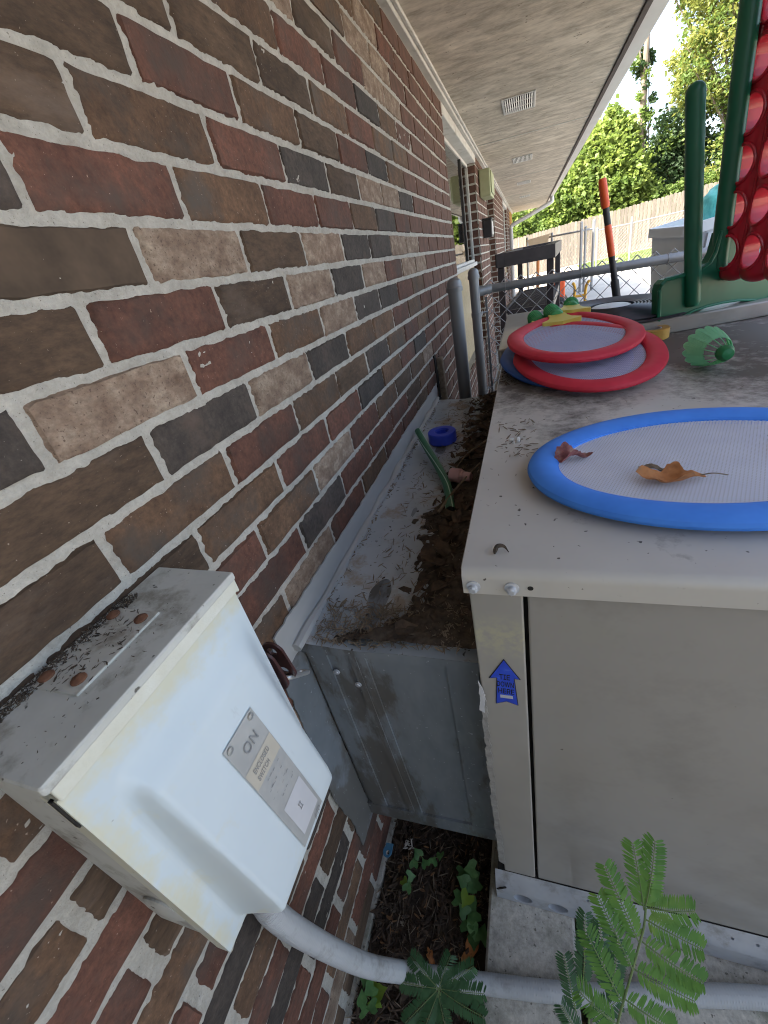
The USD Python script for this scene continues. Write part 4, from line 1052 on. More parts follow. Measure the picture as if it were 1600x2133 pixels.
single('pale_crumb', cat_([box([.372, .735, ZL], [.382, .742, ZL + .006], .002), box([.386, .728, ZL], [.393, .741, ZL + .008], .002), box([.379, .724, ZL], [.384, .728, ZL + .004], .001)]), SHELL, label='pale woody crumb on the unit left of the blue racket', cat='debris')

# amber tape roll by the toy's foot
t = Thing('tape_roll', 'amber roll of tape lying by the green toy foot', 'tape roll', (.775, 1.475, ZL))
t.part('tape', lathe([(.029, .002), (.029, .029), (.032, .031), (.048, .031), (.050, .029), (.050, .002), (.048, 0), (.032, 0), (.029, .002)], [.768, 1.455, ZL + .001], n=40), TAPEY)
t.part('core', lathe([(.026, .002), (.026, .030), (.0288, .030), (.0288, .002), (.026, .002)], [.768, 1.455, ZL + .001], n=40), PLATE_W)

# green shuttlecock
sh = Thing('shuttlecock', 'pale green plastic shuttlecock lying on its side on the unit', 'shuttlecock', (.83, 1.18, ZL))
rc = np.array([.800, 1.095, ZL + .0465])
axs = np.array([.009, -.075, .003])
Ls = np.linalg.norm(axs)
SK = .86
axs /= Ls
u_ = np.cross(axs, [0, 0, 1.0])
u_ /= np.linalg.norm(u_)
w_ = np.cross(u_, axs)
na, nr = 168, 14
A, T = np.meshgrid(np.linspace(0, 2 * np.pi, na), np.linspace(.34, 1, nr), indexing='ij')
pet = np.abs(np.sin(A * 7))
rad = .021 + .030 * T ** .8 + .0035 * T * (pet - .6)
ext = .080 - T * (.086 + .014 * (pet ** .7) * T)
skirt = grid(rc + SK * rad[..., None] * (np.cos(A)[..., None] * u_ + np.sin(A)[..., None] * w_) + SK * ext[..., None] * axs)
sh.part('skirt', skirt, SHUTTLE, smooth=60)
for k in range(14):
    a = (k + .5) * np.pi / 7
    q = np.linspace(0, 1, 8)
    r_ = .0205 + .030 * q ** .8 + .0035 * q * .4
    e_ = .080 - q * (.086 + .014 * q)
    sh.part('rib', tube(rc + SK * r_[:, None] * (math.cos(a) * u_ + math.sin(a) * w_) + SK * e_[:, None] * axs, .0011, 5), SHUTTLE)
for q in (.33, .45, .55, .64, .72, .8, .87, .93):
    A1 = np.linspace(0, 2 * np.pi, 84, endpoint=False)
    r_ = .0205 + .030 * q ** .8 + .0035 * q * (np.abs(np.sin(A1 * 7)) - .6)
    e_ = .080 - q * (.086 + .014 * np.abs(np.sin(A1 * 7)) ** .7 * q)
    sh.part('rib_ring', tube(rc + SK * r_[:, None] * (np.cos(A1)[:, None] * u_ + np.sin(A1)[:, None] * w_) + SK * np.broadcast_to(e_, (84,))[:, None] * axs, .0008, 4, closed=True, normal=axs), SHUTTLE)
sh.part('nose', lathe([(0, -.002), (.0150, -.002), (.0165, .003), (.0158, .012), (.011, .020), (0, .023)], rc + axs * .065, axs, 24), SHUTTLE_D)

# ------------------------------------------------------------------ giant line-up game
toy = Thing('game_frame', 'giant red and green plastic line up game standing on the unit', 'toy', (.98, 1.5, ZL))
TA = math.radians(22)
e1 = np.array([math.cos(TA), math.sin(TA), 0])
en = np.array([math.sin(TA), -math.cos(TA), 0])      # towards the camera
Pt0 = np.array([.79, 1.5, 0])
outer = [(0, 1.0365), (-.006, 1.11), (-.012, 1.165), (-.008, 1.183), (.004, 1.193), (.03, 1.195), (.07, 1.197), (.11, 1.203), (.135, 1.215), (.148, 1.24), (.155, 1.29), (.215, 1.29), (.222, 1.24), (.237, 1.215), (.262, 1.203), (.33, 1.197), (.372, 1.193), (.384, 1.183), (.388, 1.165), (.392, 1.11), (.396, 1.0365)]
arch = [(.350, 1.0365), (.348, 1.056), (.335, 1.072), (.30, 1.085), (.25, 1.0935), (.20, 1.096), (.15, 1.0945), (.105, 1.089), (.072, 1.079), (.052, 1.066), (.044, 1.050), (.043, 1.0365)]
pm = extrude(sg.Polygon(outer + arch), Pt0 + en * -.017, e1, [0, 0, 1], .034)
toy.part('end_frame', pm, GREENP, label='green arched end foot')
edge = np.array(outer)
toy.part('edge_roll', tube(Pt0 + en * .017 + edge[:, :1] * e1 + edge[:, 1:] * [0, 0, 1.], .006, 8), GREENP)
toy.part('edge_roll', tube(Pt0 + en * .017 + np.array(arch)[:, :1] * e1 + np.array(arch)[:, 1:] * [0, 0, 1.], .004, 8), GREENP)


def rod(u0, z0, u1, z1, r, off):
    a = Pt0 + e1 * u0 + en * off + [0, 0, z0]
    b = Pt0 + e1 * u1 + en * off + [0, 0, z1]
    d = (b - a) / np.linalg.norm(b - a)
    ks = np.array([0, .04, .2, .5, 1])
    pts = [a + d * r * (1 - math.cos(q)) for q in ()] + [a - d * .012, a, *[a + (b - a) * k for k in (.25, .5, .75)], *[b + d * r * math.sin(q) for q in np.linspace(0, 1.45, 6)]]
    rr = [r * .75, r, r, r, r, *[r * math.cos(q) for q in np.linspace(0, 1.45, 6)]]
    return tube(pts, rr, 18)


toy.part('peg_post', rod(.094, 1.118, .019, 1.607, .0215, .022), GREENP, label='short green peg with rounded top')
toy.part('peg_post', rod(.176, 1.20, .128, 1.98, .0225, .004), GREENP, label='tall green upright against the red board')
toy.part('peg_post', rod(.262, 1.20, .25, 1.98, .0225, .004), GREENP)
phi = math.radians(16)
bd = np.array([math.sin(phi), -math.cos(phi), 0])
bn = np.array([-math.cos(phi), -math.sin(phi), 0])     # the side towards the camera
B0 = np.array([.978, 1.566, 0])
PITCH, RP = .0865, .1028
cols = []
for k in range(7):
    cx_ = .027 + PITCH * k
    c_ = manifold3d.Manifold.cylinder(.80, .047, .047, 28)
    s_ = manifold3d.Manifold.sphere(.047, 28).scale([1, 1, .55])
    c_ = (c_ + s_).scale([1, .62, 1]).translate([cx_, 0, 1.183])
    cols.append(c_)
bm = manifold3d.Manifold.batch_boolean(cols, manifold3d.OpType.Add)
holes = []
for k in range(7):
    for j in range(8):
        holes.append(manifold3d.Manifold.cylinder(.2, .0315, .0315, 30, True).rotate([90, 0, 0]).scale([1, 1, 1.28]).translate([.027 + PITCH * k, 0, 1.236 + RP * j]))
bm = bm - manifold3d.Manifold.batch_boolean(holes, manifold3d.OpType.Add)
q = bm.to_mesh()
v = q.vert_properties[:, :3]
wp = lambda v: B0 + v[:, :1] * bd + v[:, 1:2] * bn + v[:, 2:3] * np.array([0, 0, 1.])
board = tm(wp(v), q.tri_verts)
if board.volume < 0:
    board.invert()
bp_ = toy.part('red_board', board, REDP, smooth=35, label='red fluted board with rows of round holes')
for k in range(7):
    for j in range(7):
        aa = np.linspace(0, 2 * np.pi, 28, endpoint=False)
        xx_ = .0335 * np.cos(aa)
        yy_ = .0291 * np.sqrt(np.maximum(0, 1 - (xx_ / .047) ** 2)) + .001
        toy.part('hole_rim', tube(wp(np.stack([.027 + PITCH * k + xx_, yy_, 1.236 + RP * j + .0425 * np.sin(aa)], 1)), .0042, 7, closed=True, normal=bn), REDP, parent=bp_)
for k in range(6):
    toy.part('board_divider', tube(wp(np.array([[.027 + PITCH * (k + .5), .016, 1.19], [.027 + PITCH * (k + .5), .016, 1.95]])), .004, 6), REDP, parent=bp_)
toy.part('board_edge', rbox([0, 0, 0], [1, 1, 1], .3) if False else obox(B0 + bd * -.0165 + np.array([0, 0, 1.56]), bd * .0135, bn * .030, np.array([0, 0, .392]), .12), REDP, parent=bp_)
toy.part('catch_bar', obox(B0 + bd * .30 + np.array([0, 0, 1.182]), bd * .30, bn * .006, np.array([0, 0, .008]), .1), YELLOW)
pm2 = pm.copy()
pm2.vertices += bd * .60
toy.part('end_frame', pm2, GREENP)

# ------------------------------------------------------------------ pole, posts and chain link fence behind the unit
pole = Thing('tool_pole', 'orange and black handled tool pole leaning behind the unit', 'pole', (1.0, 2.27, 0))
pa, pb = np.array([1.0035, 2.27, .0]), np.array([.7195, 2.27, 1.534])
pz = lambda z: pa + (pb - pa) * z / 1.534
pole.part('shaft', tube([pz(.01), pz(1.10)], .011, 14), BLACKP)
pole.part('sleeve', tube([pz(.95), pz(1.132), pz(1.135)], [.0175, .0175, .016], 16), BLACKP)
pole.part('upper_shaft', tube([pz(1.101), pz(1.44)], .0135, 16), BLACKP)
pole.part('orange_shaft', tube([pz(1.235), pz(1.24), pz(1.355), pz(1.36)], [.0135, .0145, .0145, .0135], 16), ORANGE)
pole.part('grip', tube([pz(1.425), pz(1.43), pz(1.44), pz(1.525), pz(1.534)], [.0135, .0165, .0175, .0165, .013], 16), ORANGE)

single_post = Thing('steel_post', 'free standing galvanised post with domed cap nearest the brick wall', 'post', (.107, 1.95, 0))
single_post.part('pipe', cyl([.107, 1.95, -.05], [.107, 1.95, 1.235], .030, n=28), POST)
single_post.part('cap', lathe([(.030, 1.222), (.0355, 1.222), (.0355, 1.238), (.0325, 1.243), (.0325, 1.254), (.027, 1.267), (.014, 1.276), (0, 1.278)], [.107, 1.95, 0], n=28), POST)


def zigzag(x0, x1, z0, z1, y, p, wire, n=4):
    """Chain link: each wire zigzags up the fence and hooks round its neighbours."""
    out = []
    nz_ = int((z1 - z0) / (p / 2))
    for k in range(int((x1 - x0) / (p / 2))):
        zz = z1 - np.arange(nz_ + 1) * p / 2
        xx_ = x0 + k * p / 2 + (p / 4) * np.where((np.arange(nz_ + 1) + k) % 2 == 0, 1, -1)
        yy_ = y + .0022 * np.where(np.arange(nz_ + 1) % 2 == 0, 1, -1)
        # twist the ends into a barb
        out.append(tube(np.stack([xx_, yy_, zz], 1), wire, n, cap=False))
    return out


cf = Thing('chain_link_fence', 'near chain link fence with grey top rail behind the unit', 'fence', (.152, 2.3, 0))
cf.part('post', cyl([.152, 2.30, -.05], [.152, 2.30, 1.25], .0245, n=24), POST)
cf.part('cap', lathe([(.0245, 1.240), (.0292, 1.240), (.0292, 1.254), (.0268, 1.259), (.0268, 1.270), (.021, 1.282), (.010, 1.289), (0, 1.290)], [.152, 2.30, 0], n=24), POST)
cf.part('post', cyl([2.65, 2.40, -.05], [2.65, 2.40, 1.25], .0245, n=16), POST)
cf.part('top_rail', cyl([.182, 2.39, 1.176], [2.65, 2.39, 1.180], .0205, n=18), POST)
cf.part('rail_cup', cyl([.150, 2.345, 1.172], [.225, 2.392, 1.176], .0235, n=16), POST)
cf.part('tension_bar', obox([.198, 2.385, .58], [.006, 0, 0], [0, .003, 0], [0, 0, .56], .1), POST)
for z in (1.07, .66, .25):
    b_ = cf.part('tension_band', lathe([(.0248, z - .011), (.0272, z - .011), (.0272, z + .011), (.0248, z + .011)], [.152, 2.30, 0], n=24), POST)
    cf.part('band_ear', box([.176, 2.318, z - .010], [.180, 2.365, z + .010], .001), POST, parent=b_)
    cf.part('band_bolt', cyl([.168, 2.352, z], [.204, 2.372, z], .0045, n=8), POST, parent=b_)
cf.part('wire_mesh', cat_(zigzag(.205, 2.6, .02, 1.215, 2.412, .076, .0027)), WIRE, kind='stuff')
for x in (.30, .66, 1.03, 1.4):
    cf.part('wire_tie', tube([(x - .004 + .006 * math.sin(a * .5), 2.39 + .0225 * math.cos(a), 1.177 + .0225 * math.sin(a)) for a in np.linspace(0, 6.2, 14)], .0016, 5), WIRE)

# dark steel rack
rk = Thing('metal_rack', 'dark brown steel rack with slatted shelf beyond the fence', 'rack', (.42, 3.7, 0))
fl, fr_, bl, br = np.array([.243, 3.10]), np.array([.552, 3.16]), np.array([.345, 4.28]), np.array([.668, 4.38])
for c_ in (fl, fr_, bl, br):
    rk.part('leg', box([c_[0] - .021, c_[1] - .021, 0], [c_[0] + .021, c_[1] + .021, 1.235], .004), RACKM)


def bar(a, b, z0, z1, w, mat=RACKM):
    a, b = np.asarray(a), np.asarray(b)
    d = (b - a) / 2
    n = np.array([-d[1], d[0]]) / np.linalg.norm(d) * w / 2
    return obox([*(a + d), (z0 + z1) / 2], [*d, 0], [*n, 0], [0, 0, (z1 - z0) / 2], .06 if False else 0)


for a, b in ((fl, fr_), (fr_, br), (br, bl), (bl, fl)):
    e_ = (b - a) / np.linalg.norm(b - a) * .03
    rk.part('top_rail', bar(a - e_ * (a is fl), b + e_ * .8, 1.2355, 1.315, .062), RACKM)
    rk.part('shelf_rail', bar(a + e_, b - e_, .905, .965, .03), RACKM)
for i, k in enumerate(np.linspace(.02, .98, 25)):
    a, b = fl + (bl - fl) * k, fr_ + (br - fr_) * k
    rk.part('shelf_slat', bar(a + (b - a) * .05, b - (b - a) * .05, .945, .957, .014), RACKM)

# pale grey totes leaning behind the fence, turquoise lid on top
tt_ = Thing('plastic_tote', 'tall pale grey plastic bin with ribbed rim beyond the fence', 'bin', (1.5, 3.15, 0))


def tote(x0, x1, y0, y1, z0, z1, taper, mat, name, rim_h=.05, t_=None):
    c = np.array([(x0 + x1) / 2, (y0 + y1) / 2])
    hx, hy = (x1 - x0) / 2, (y1 - y0) / 2
    def ring(k, z, r=.05, n=6):
        pts = []
        for sx, sy, a0 in ((1, 1, 0), (-1, 1, 90), (-1, -1, 180), (1, -1, 270)):
            for a in np.linspace(a0, a0 + 90, n):
                pts.append((c[0] + sx * (hx * k - r) + r * math.cos(math.radians(a)), c[1] + sy * (hy * k - r) + r * math.sin(math.radians(a)), z))
        return np.array(pts)
    rings = [ring(taper, z0), ring(1, z1 - rim_h), ring(1.05, z1 - rim_h), ring(1.05, z1), ring(.98, z1), ring(.95, z1 - rim_h * 2), ring(taper * .96, z0 + .02)]
    P = np.array(rings)
    P = np.concatenate([P, P[:, :1]], 1)
    g = grid(P)
    cap_ = tm(np.vstack([rings[-1], [[*c, z0 + .02]]]), [[i, (i + 1) % len(rings[-1]), len(rings[-1])] for i in range(len(rings[-1]))])
    return cat_([g, cap_])


tm_ = tote(1.20, 2.0, 2.75, 3.5, .0, 1.29, .84, TOTE, '')
tm_.vertices[:, 2] += .10 * (tm_.vertices[:, 0] - 1.2) * tm_.vertices[:, 2]
tt_.part('bin_body', tm_, TOTE)
for zz in (1.06, 1.12):
    tt_.part('bin_band', obox([1.60, 2.752, zz + .04], [.385, 0, .035], [0, .006, 0], [0, 0, .008], .1), TOTE)
for x in (1.26, 1.42, 1.60, 1.78):
    tt_.part('bin_rib', obox([x + .02, 2.765, .78], [.010, 0, 0], [0, .012, 0], [-.012 * (x - 1.6) * -4, .03, -.46], .1), TOTE)
t2 = Thing('plastic_tote', 'grey green storage tote with slot handle in front of the pale bin', 'bin', (1.38, 2.62, 0))
t2.part('tote_body', rbox([1.29, 2.50, .55], [1.80, 2.70, 1.145], .02), TOTE_D)
t2.part('tote_base', rbox([1.24, 2.51, 0], [1.78, 2.69, .549], .02), TOTE_D)
t2.part('slot_handle', box([1.365, 2.4985, 1.108], [1.42, 2.5005, 1.121], .0006), TOTE)
tq = Thing('turquoise_ball', 'crinkled turquoise round cover on top of the pale bin', 'cover', (1.55, 3.1, 1.3))
sp = trimesh.creation.icosphere(4, 1.0)
sv = sp.vertices * [.20, .22, .155] * (1 + .07 * (meshkit.fbm(sp.vertices * 5, 3, 3) - .5)[:, None] + .02 * np.sin(sp.vertices[:, :1] * 34))
tq.part('cover', tm(sv + [1.55, 3.1, 1.335], sp.faces), TURQ, smooth=True)

# yellow handled cart, wheel
ct = Thing('hand_cart', 'small cart with curved yellow handles beyond the rack', 'cart', (.86, 4.6, 0))
for s in (-1, 1):
    x = .875 + s * .055
    ct.part('handle', tube(spline([(x + s * .02, 4.45, .945), (x + s * .004, 4.45, .93), (x - s * .008, 4.50, .86), (x, 4.62, .55), (x, 4.7, .10)], 6), .0125, 10), look('orange_yellow_paint', two((.72, .36, .03), (.80, .44, .06)), 10, rough=.4))
ct.part('crossbar', cyl([.82, 4.55, .74], [.93, 4.55, .74], .012, n=10), LOOKS['orange_yellow_paint'])
ct.part('crossbar', cyl([.82, 4.51, .82], [.93, 4.51, .82], .012, n=10), LOOKS['orange_yellow_paint'])
ct.part('axle', cyl([.78, 4.7, .11], [.97, 4.7, .11], .012, n=10), BLACKP)
for x in (.79, .96):
    ct.part('wheel', lathe([(.02, -.02), (.09, -.02), (.11, -.012), (.11, .012), (.09, .02), (.02, .02)], [x, 4.7, .11], (1, 0, 0), 24), BLACKP)
dm = Thing('round_drum', 'grey round lidded drum beside the yellow cart', 'drum', (.70, 4.75, 0))
dm.part('drum_body', lathe([(.0, 0), (.11, 0), (.12, .02), (.125, .62), (.13, .63), (.13, .66), (.11, .70), (.06, .73), (0, .74)], [.70, 4.75, 0], n=28), look('slate_plastic', two((.10, .12, .15), (.15, .17, .20)), 8, rough=.5))
dm.part('drum_handle', tube(spline([(.66, 4.75, .73), (.67, 4.75, .76), (.73, 4.75, .76), (.74, 4.75, .73)], 5), .007, 8), BLACKP)
tr = Thing('toy_truck', 'yellow and orange toy truck on the far sunlit concrete', 'toy truck', (.75, 10.2, 0))
tr.part('truck_bed', rbox([.55, 10.0, .16], [.92, 10.35, .42], .03), YELLOW)
tr.part('truck_cab', rbox([.93, 10.03, .16], [1.15, 10.32, .55], .04), ORANGE)
for x in (.66, 1.04):
    for y in (9.99, 10.33):
        tr.part('wheel', lathe([(.02, -.03), (.08, -.03), (.10, -.02), (.10, .02), (.08, .03), (.02, .03)], [x, y, .10], (0, 1, 0), 20), BLACKP)
pt = Thing('potted_plant', 'square tan planter on an orange post by the far corner', 'planter', (.62, 10.9, 0))
pt.part('post', tube([(.60, 10.9, 0), (.63, 10.9, 1.08)], .035, 10), look('terracotta_post', two((.50, .16, .04), (.58, .22, .07)), 8, rough=.7))
pt.part('pot', trimesh.convex.convex_hull([(.50, 10.78, 1.08), (.76, 10.78, 1.08), (.76, 11.02, 1.08), (.50, 11.02, 1.08), (.40, 10.7, 1.36), (.88, 10.7, 1.40), (.88, 11.1, 1.40), (.40, 11.1, 1.36)]), POTM)
pt.part('stem', tube([(.58, 10.9, 1.37), (.57, 10.9, 1.5)], .03, 8), look('terracotta_post', None), smooth=True) if False else None

# meter boxes and wall lamp on the house front
mb = Thing('meter_box', 'pale green metal box high on the brick pier', 'electrical box', (.06, 4.9, 1.75))
mb.part('case', rbox([.003, 4.62, 1.775], [.105, 5.02, 1.985], .012), METER)
mb.part('cover', rbox([.1055, 4.65, 1.80], [.115, 4.99, 1.965], .004), METER)
db = Thing('mail_box', 'small black box with pale side on the brick pier', 'box', (.05, 4.9, 1.45))
db.part('case', rbox([.003, 4.72, 1.45], [.085, 4.98, 1.60], .006), BLACKP)
db.part('lid', rbox([.002, 4.71, 1.601], [.092, 4.99, 1.612], .003), BLACKP)
db.part('name_strip', rbox([.0855, 4.76, 1.47], [.0885, 4.94, 1.58], .001), TRIM)

# ------------------------------------------------------------------ far fences
def far_fence(label, posts, zt_, mesh_p, z_off=0.0, rails=True, tall=()):
    p = Thing('chain_link_fence', label, 'fence', (*posts[0][:2], 0))
    for i, (x, y, z0) in enumerate(posts):
        h = zt_ + (.1 if i in tall else 0)
        p.part('post', cyl([x, y, z0 - .1], [x, y, z0 + h], .032 if i in tall else .028, n=12), POST)
        p.part('cap', lathe([(.034, 0), (.034, .02), (.02, .04), (0, .045)], [x, y, z0 + h - .005], n=12), POST)
    for (a, b) in zip(posts[:-1], posts[1:]):
        p.part('top_rail', cyl([a[0], a[1], a[2] + zt_ - .05], [b[0], b[1], b[2] + zt_ - .05], .02, n=8), POST)
        L = math.hypot(b[0] - a[0], b[1] - a[1])
        mz = cat_(zigzag(.03, L - .03, .04, zt_ - .02, 0, mesh_p, .0032, 3))
        d = np.array([b[0] - a[0], b[1] - a[1]]) / L
        v = mz.vertices
        mz.vertices = np.stack([a[0] + v[:, 0] * d[0] - v[:, 1] * d[1], a[1] + v[:, 0] * d[1] + v[:, 1] * d[0], v[:, 2] + a[2] + (b[2] - a[2]) * v[:, 0] / L], 1)
        p.part('wire_mesh', mz, WIRE, kind='stuff', smooth=False)
    return p


far_fence('far chain link run with paired gate posts', [(.40, 13.4, 0), (1.0, 12.6, 0), (1.63, 12.0, 0), (1.72, 12.0, 0), (1.90, 12.02, 0)], 1.38, .10, tall=(2, 4))
far_fence('farthest chain link fence crossing the sunlit yard before the board fence', [(2.75, 17.9, .0), (3.83, 18.0, .02), (6.3, 18.1, .12), (8.8, 18.2, .25)], 1.28, .11, tall=(1,))
bf = Thing('board_fence', 'tall weathered wooden board fence along the far yard', 'fence', (4, 24.5, 0))
rb = np.random.default_rng(21)
x = -2.2
k = 0
FY = lambda x: 25.2 - .12 * x
while x < 14:
    w = .142 + rb.normal(0, .003)
    g0 = float(ground_z(x, FY(x)))
    h = 1.86 + rb.normal(0, .012)
    y = FY(x) + rb.normal(0, .006)
    po = sg.Polygon([(x, g0 - .05), (x + w, g0 - .05), (x + w, g0 + h - .035), (x + w - .03, g0 + h), (x + .03, g0 + h), (x, g0 + h - .035)])
    bf.part('fence_board', extrude(po, [0, y, 0], [1, -.12, 0], [0, 0, 1], .018), WOODF, smooth=False)
    x += w + .007
for zz in (.35, 1.45):
    bf.part('fence_rail', obox([5.9, FY(5.9) + .05, zz + .18], [8.2, -.98, .58 * 1.0], [0, .02, 0], [0, 0, .045]), WOODF)

# ------------------------------------------------------------------ trees
def leaves(n, fn, size, seed, aspect=.62, droop=.0):
    """n small rhombic leaves with a fold, at places given by fn(rng, n)."""
    r = np.random.default_rng(seed)
    P = fn(r, n)
    n = len(P)
    s = size * r.uniform(.6, 1.45, n)
    a = r.normal(0, 1, (n, 3))
    a[:, 2] = a[:, 2] * .6 - droop
    a /= np.linalg.norm(a, axis=1, keepdims=True)
    b = np.cross(a, r.normal(0, 1, (n, 3)))
    b /= np.linalg.norm(b, axis=1, keepdims=True)
    c = np.cross(a, b)
    L, W = (s / 2)[:, None], (s / 2 * aspect)[:, None]
    v = np.stack([P - a * L, P + b * W + c * W * .3 - a * L * .15, P + a * L, P - b * W + c * W * .3 - a * L * .15], 1).reshape(-1, 3)
    i = np.arange(n)[:, None] * 4
    return tm(v, np.vstack([i + [0, 1, 2], i + [0, 2, 3]]))


def clumps(centres, radii, inner, per_r):
    """Places in leaf clumps spread over ellipsoids, denser towards their outside."""
    def fn(r, n):
        ci = r.choice(len(centres), n, p=np.array([np.prod(q) ** .67 for q in radii]) / sum(np.prod(q) ** .67 for q in radii))
        C, Rr = np.array(centres, float), np.array(radii, float)
        out = np.zeros((n, 3))
        for k in range(len(C)):
            m = np.nonzero(ci == k)[0]
            nc = max(5, int(len(m) / per_r))
            d = r.normal(0, 1, (nc, 3))
            d /= np.linalg.norm(d, axis=1, keepdims=True)
            cc_ = C[k] + d * Rr[k] * (inner + (1.04 - inner) * r.uniform(0, 1, (nc, 1)) ** .5)
            g = r.integers(0, nc, len(m))
            out[m] = cc_[g] + r.normal(0, 1, (len(m), 3)) * Rr[k].mean() * .13
        return out
    return fn


def tree(name, label, cat, base, crowns, mats, n, size, seed, trunk=.14, top=None, lean=(0, 0), inner=.45, group=None, aspect=.62, droop=0.):
    t = Thing(name, label, cat, base, group=group)
    b = np.array(base, float)
    top = top or max(c[2] for c, _ in crowns)
    tp_ = b + [lean[0], lean[1], top - b[2]]
    q = np.linspace(0, 1, 9)
    pts = b + (tp_ - b) * q[:, None] + np.stack([.12 * np.sin(q * 5 + seed), .1 * np.cos(q * 4), 0 * q], 1) * trunk * 4
    t.part('trunk', tube(pts, trunk * (1.12 - .8 * q), 10), BARK)
    rr_ = np.random.default_rng(seed + 500)
    br_ = []
    for c, R_ in crowns:
        for _ in range(5):
            k = rr_.uniform(.3, .9)
            p0 = b + (tp_ - b) * k
            e = np.array(c) + rr_.normal(0, .45, 3) * R_
            br_.append(tube(spline([p0, (p0 + e) / 2 + [0, 0, .2], e], 5), np.linspace(trunk * .42 * (1.1 - k * .6), .012, 11), 6))
    t.part('branches', cat_(br_), BARK, kind='stuff')
    for i, (m_, fr) in enumerate(mats):
        t.part('crown', leaves(int(n * fr), clumps([c for c, _ in crowns], [r for _, r in crowns], inner, 42), size, seed + i * 17, aspect, droop), LEAF[m_], kind='stuff', smooth=False)
    return t


G = 'trees behind the board fence'
tree('vine_covered_tree', 'broad sunlit vine covered tree mass behind the fence centre', 'tree', (4.4, 28.5, 0), [((4.3, 28.2, 2.6), (2.0, 1.5, 2.5)), ((3.3, 28.5, 3.9), (1.3, 1.2, 1.4)), ((4.6, 28.6, 4.9), (1.2, 1.1, 1.4)), ((5.5, 28, 2.0), (1.0, 1., 1.9))], [('vine_leaf', .72), ('tree_leaf_mid', .28)], 21000, .21, 1, group=G, aspect=.85)
tree('leafy_bush', 'low green bush behind the fence beside the house end', 'bush', (1.2, 28, 0), [((1.0, 27.8, 1.5), (1.7, 1.2, 1.4)), ((2.2, 28, 2.3), (1.1, 1., 1.4)), ((-.3, 27.5, 1.6), (1.2, 1, 1.2))], [('tree_leaf_mid', .7), ('vine_leaf', .3)], 11000, .19, 2, trunk=.08, group=G, aspect=.8)
tree('dead_trunk', 'tall bare trunk wrapped in ivy against the bright sky', 'tree', (6.55, 30, 0), [((6.45, 30, 3.3), (.34, .34, 1.5)), ((6.3, 30, 6.0), (.36, .36, 1.5)), ((6.05, 30, 8.6), (.5, .4, 1.5)), ((6.7, 30, 1.4), (.6, .5, 1.3))], [('tree_leaf_dark', .6), ('tree_leaf_mid', .4)], 2600, .19, 3, trunk=.20, top=12.5, lean=(-.65, 0), inner=.5, group=G)
tree('dark_tree', 'dark leafy tree right of the bare trunk behind the fence', 'tree', (8.0, 31, 0), [((7.6, 31, 2.6), (1.5, 1.4, 2.1)), ((8.4, 31, 4.7), (1.5, 1.3, 1.7)), ((9.4, 31, 2.6), (1.4, 1.4, 2.3))], [('tree_leaf_dark', .75), ('tree_leaf_mid', .25)], 18000, .19, 4, group=G)
tree('tall_tree', 'tall tree with yellowing sunlit leaves at the upper right', 'tree', (10.2, 29.5, 0), [((9.4, 29.5, 7.4), (1.9, 1.7, 2.1)), ((10.6, 29.5, 9.6), (2.1, 1.8, 2.4)), ((8.4, 29.5, 9.9), (1.3, 1.2, 1.1)), ((9.2, 29.3, 11.6), (2.3, 1.6, 1.3)), ((7.3, 29.4, 11.2), (1.5, .9, 1.1)), ((8.0, 29.4, 7.0), (1.1, 1.0, 1.3)), ((11.4, 29.5, 6.6), (1.8, 1.6, 2.4))], [('tree_leaf_yellow', .55), ('tree_leaf_mid', .45)], 31000, .19, 5, trunk=.2, group=G, aspect=.45, droop=.5)
tree('leafy_tree', 'mid green tree behind the fence at the right edge', 'tree', (11.6, 29, 0), [((11.2, 29, 4.2), (1.8, 1.5, 2.0)), ((12.4, 29, 2.6), (1.9, 1.5, 2.2)), ((10.4, 28.6, 2.2), (1.3, 1.1, 1.5))], [('tree_leaf_mid', .75), ('tree_leaf_yellow', .25)], 16000, .19, 6, group=G)
tree('leafy_bush', 'green undergrowth at the foot of the dark tree', 'bush', (7.9, 28, .1), [((7.0, 27.6, 1.6), (1.0, .8, 1.0)), ((8.6, 27.6, 1.7), (1.3, .8, .9))], [('tree_leaf_mid', 1.)], 5000, .18, 7, trunk=.05, group=G)
tree('leafy_tree', 'distant green tree filling the gap behind the vine mass', 'tree', (3.0, 36, 0), [((2.0, 36, 3.0), (2.6, 2, 2.2)), ((6.8, 36, 2.4), (2.6, 2, 2.3))], [('tree_leaf_mid', .5), ('tree_leaf_dark', .5)], 12000, .26, 8, group=G)

# grass in the sunlit yard
gr = np.random.default_rng(9)
def blades(n, xr, yr, h, seed):
    r = np.random.default_rng(seed)
    x, y = r.uniform(*xr, n), r.uniform(*yr, n)
    keep = meshkit.fbm(np.stack([x * .8, y * .8, 0 * x], 1), 3, seed) > .42
    x, y = x[keep], y[keep]
    z = ground_z(x, y)
    n = len(x)
    a = r.uniform(0, 6.28, n)
    hh = h * r.uniform(.5, 1.4, n)
    d = np.stack([np.cos(a), np.sin(a), 0 * a], 1) * .012
    b = np.stack([x, y, z], 1)
    t_ = b + np.stack([r.normal(0, .4, n) * hh, r.normal(0, .4, n) * hh, hh], 1)
    v = np.stack([b - d, b + d, t_], 1).reshape(-1, 3)
    return tm(v, np.arange(3 * n).reshape(-1, 3))


single('yard_grass', blades(42000, (2.6, 12), (16.8, 23.5), .07, 4), GRASS, kind='stuff', label='patchy sunlit grass before the board fence', cat='grass', smooth=False)

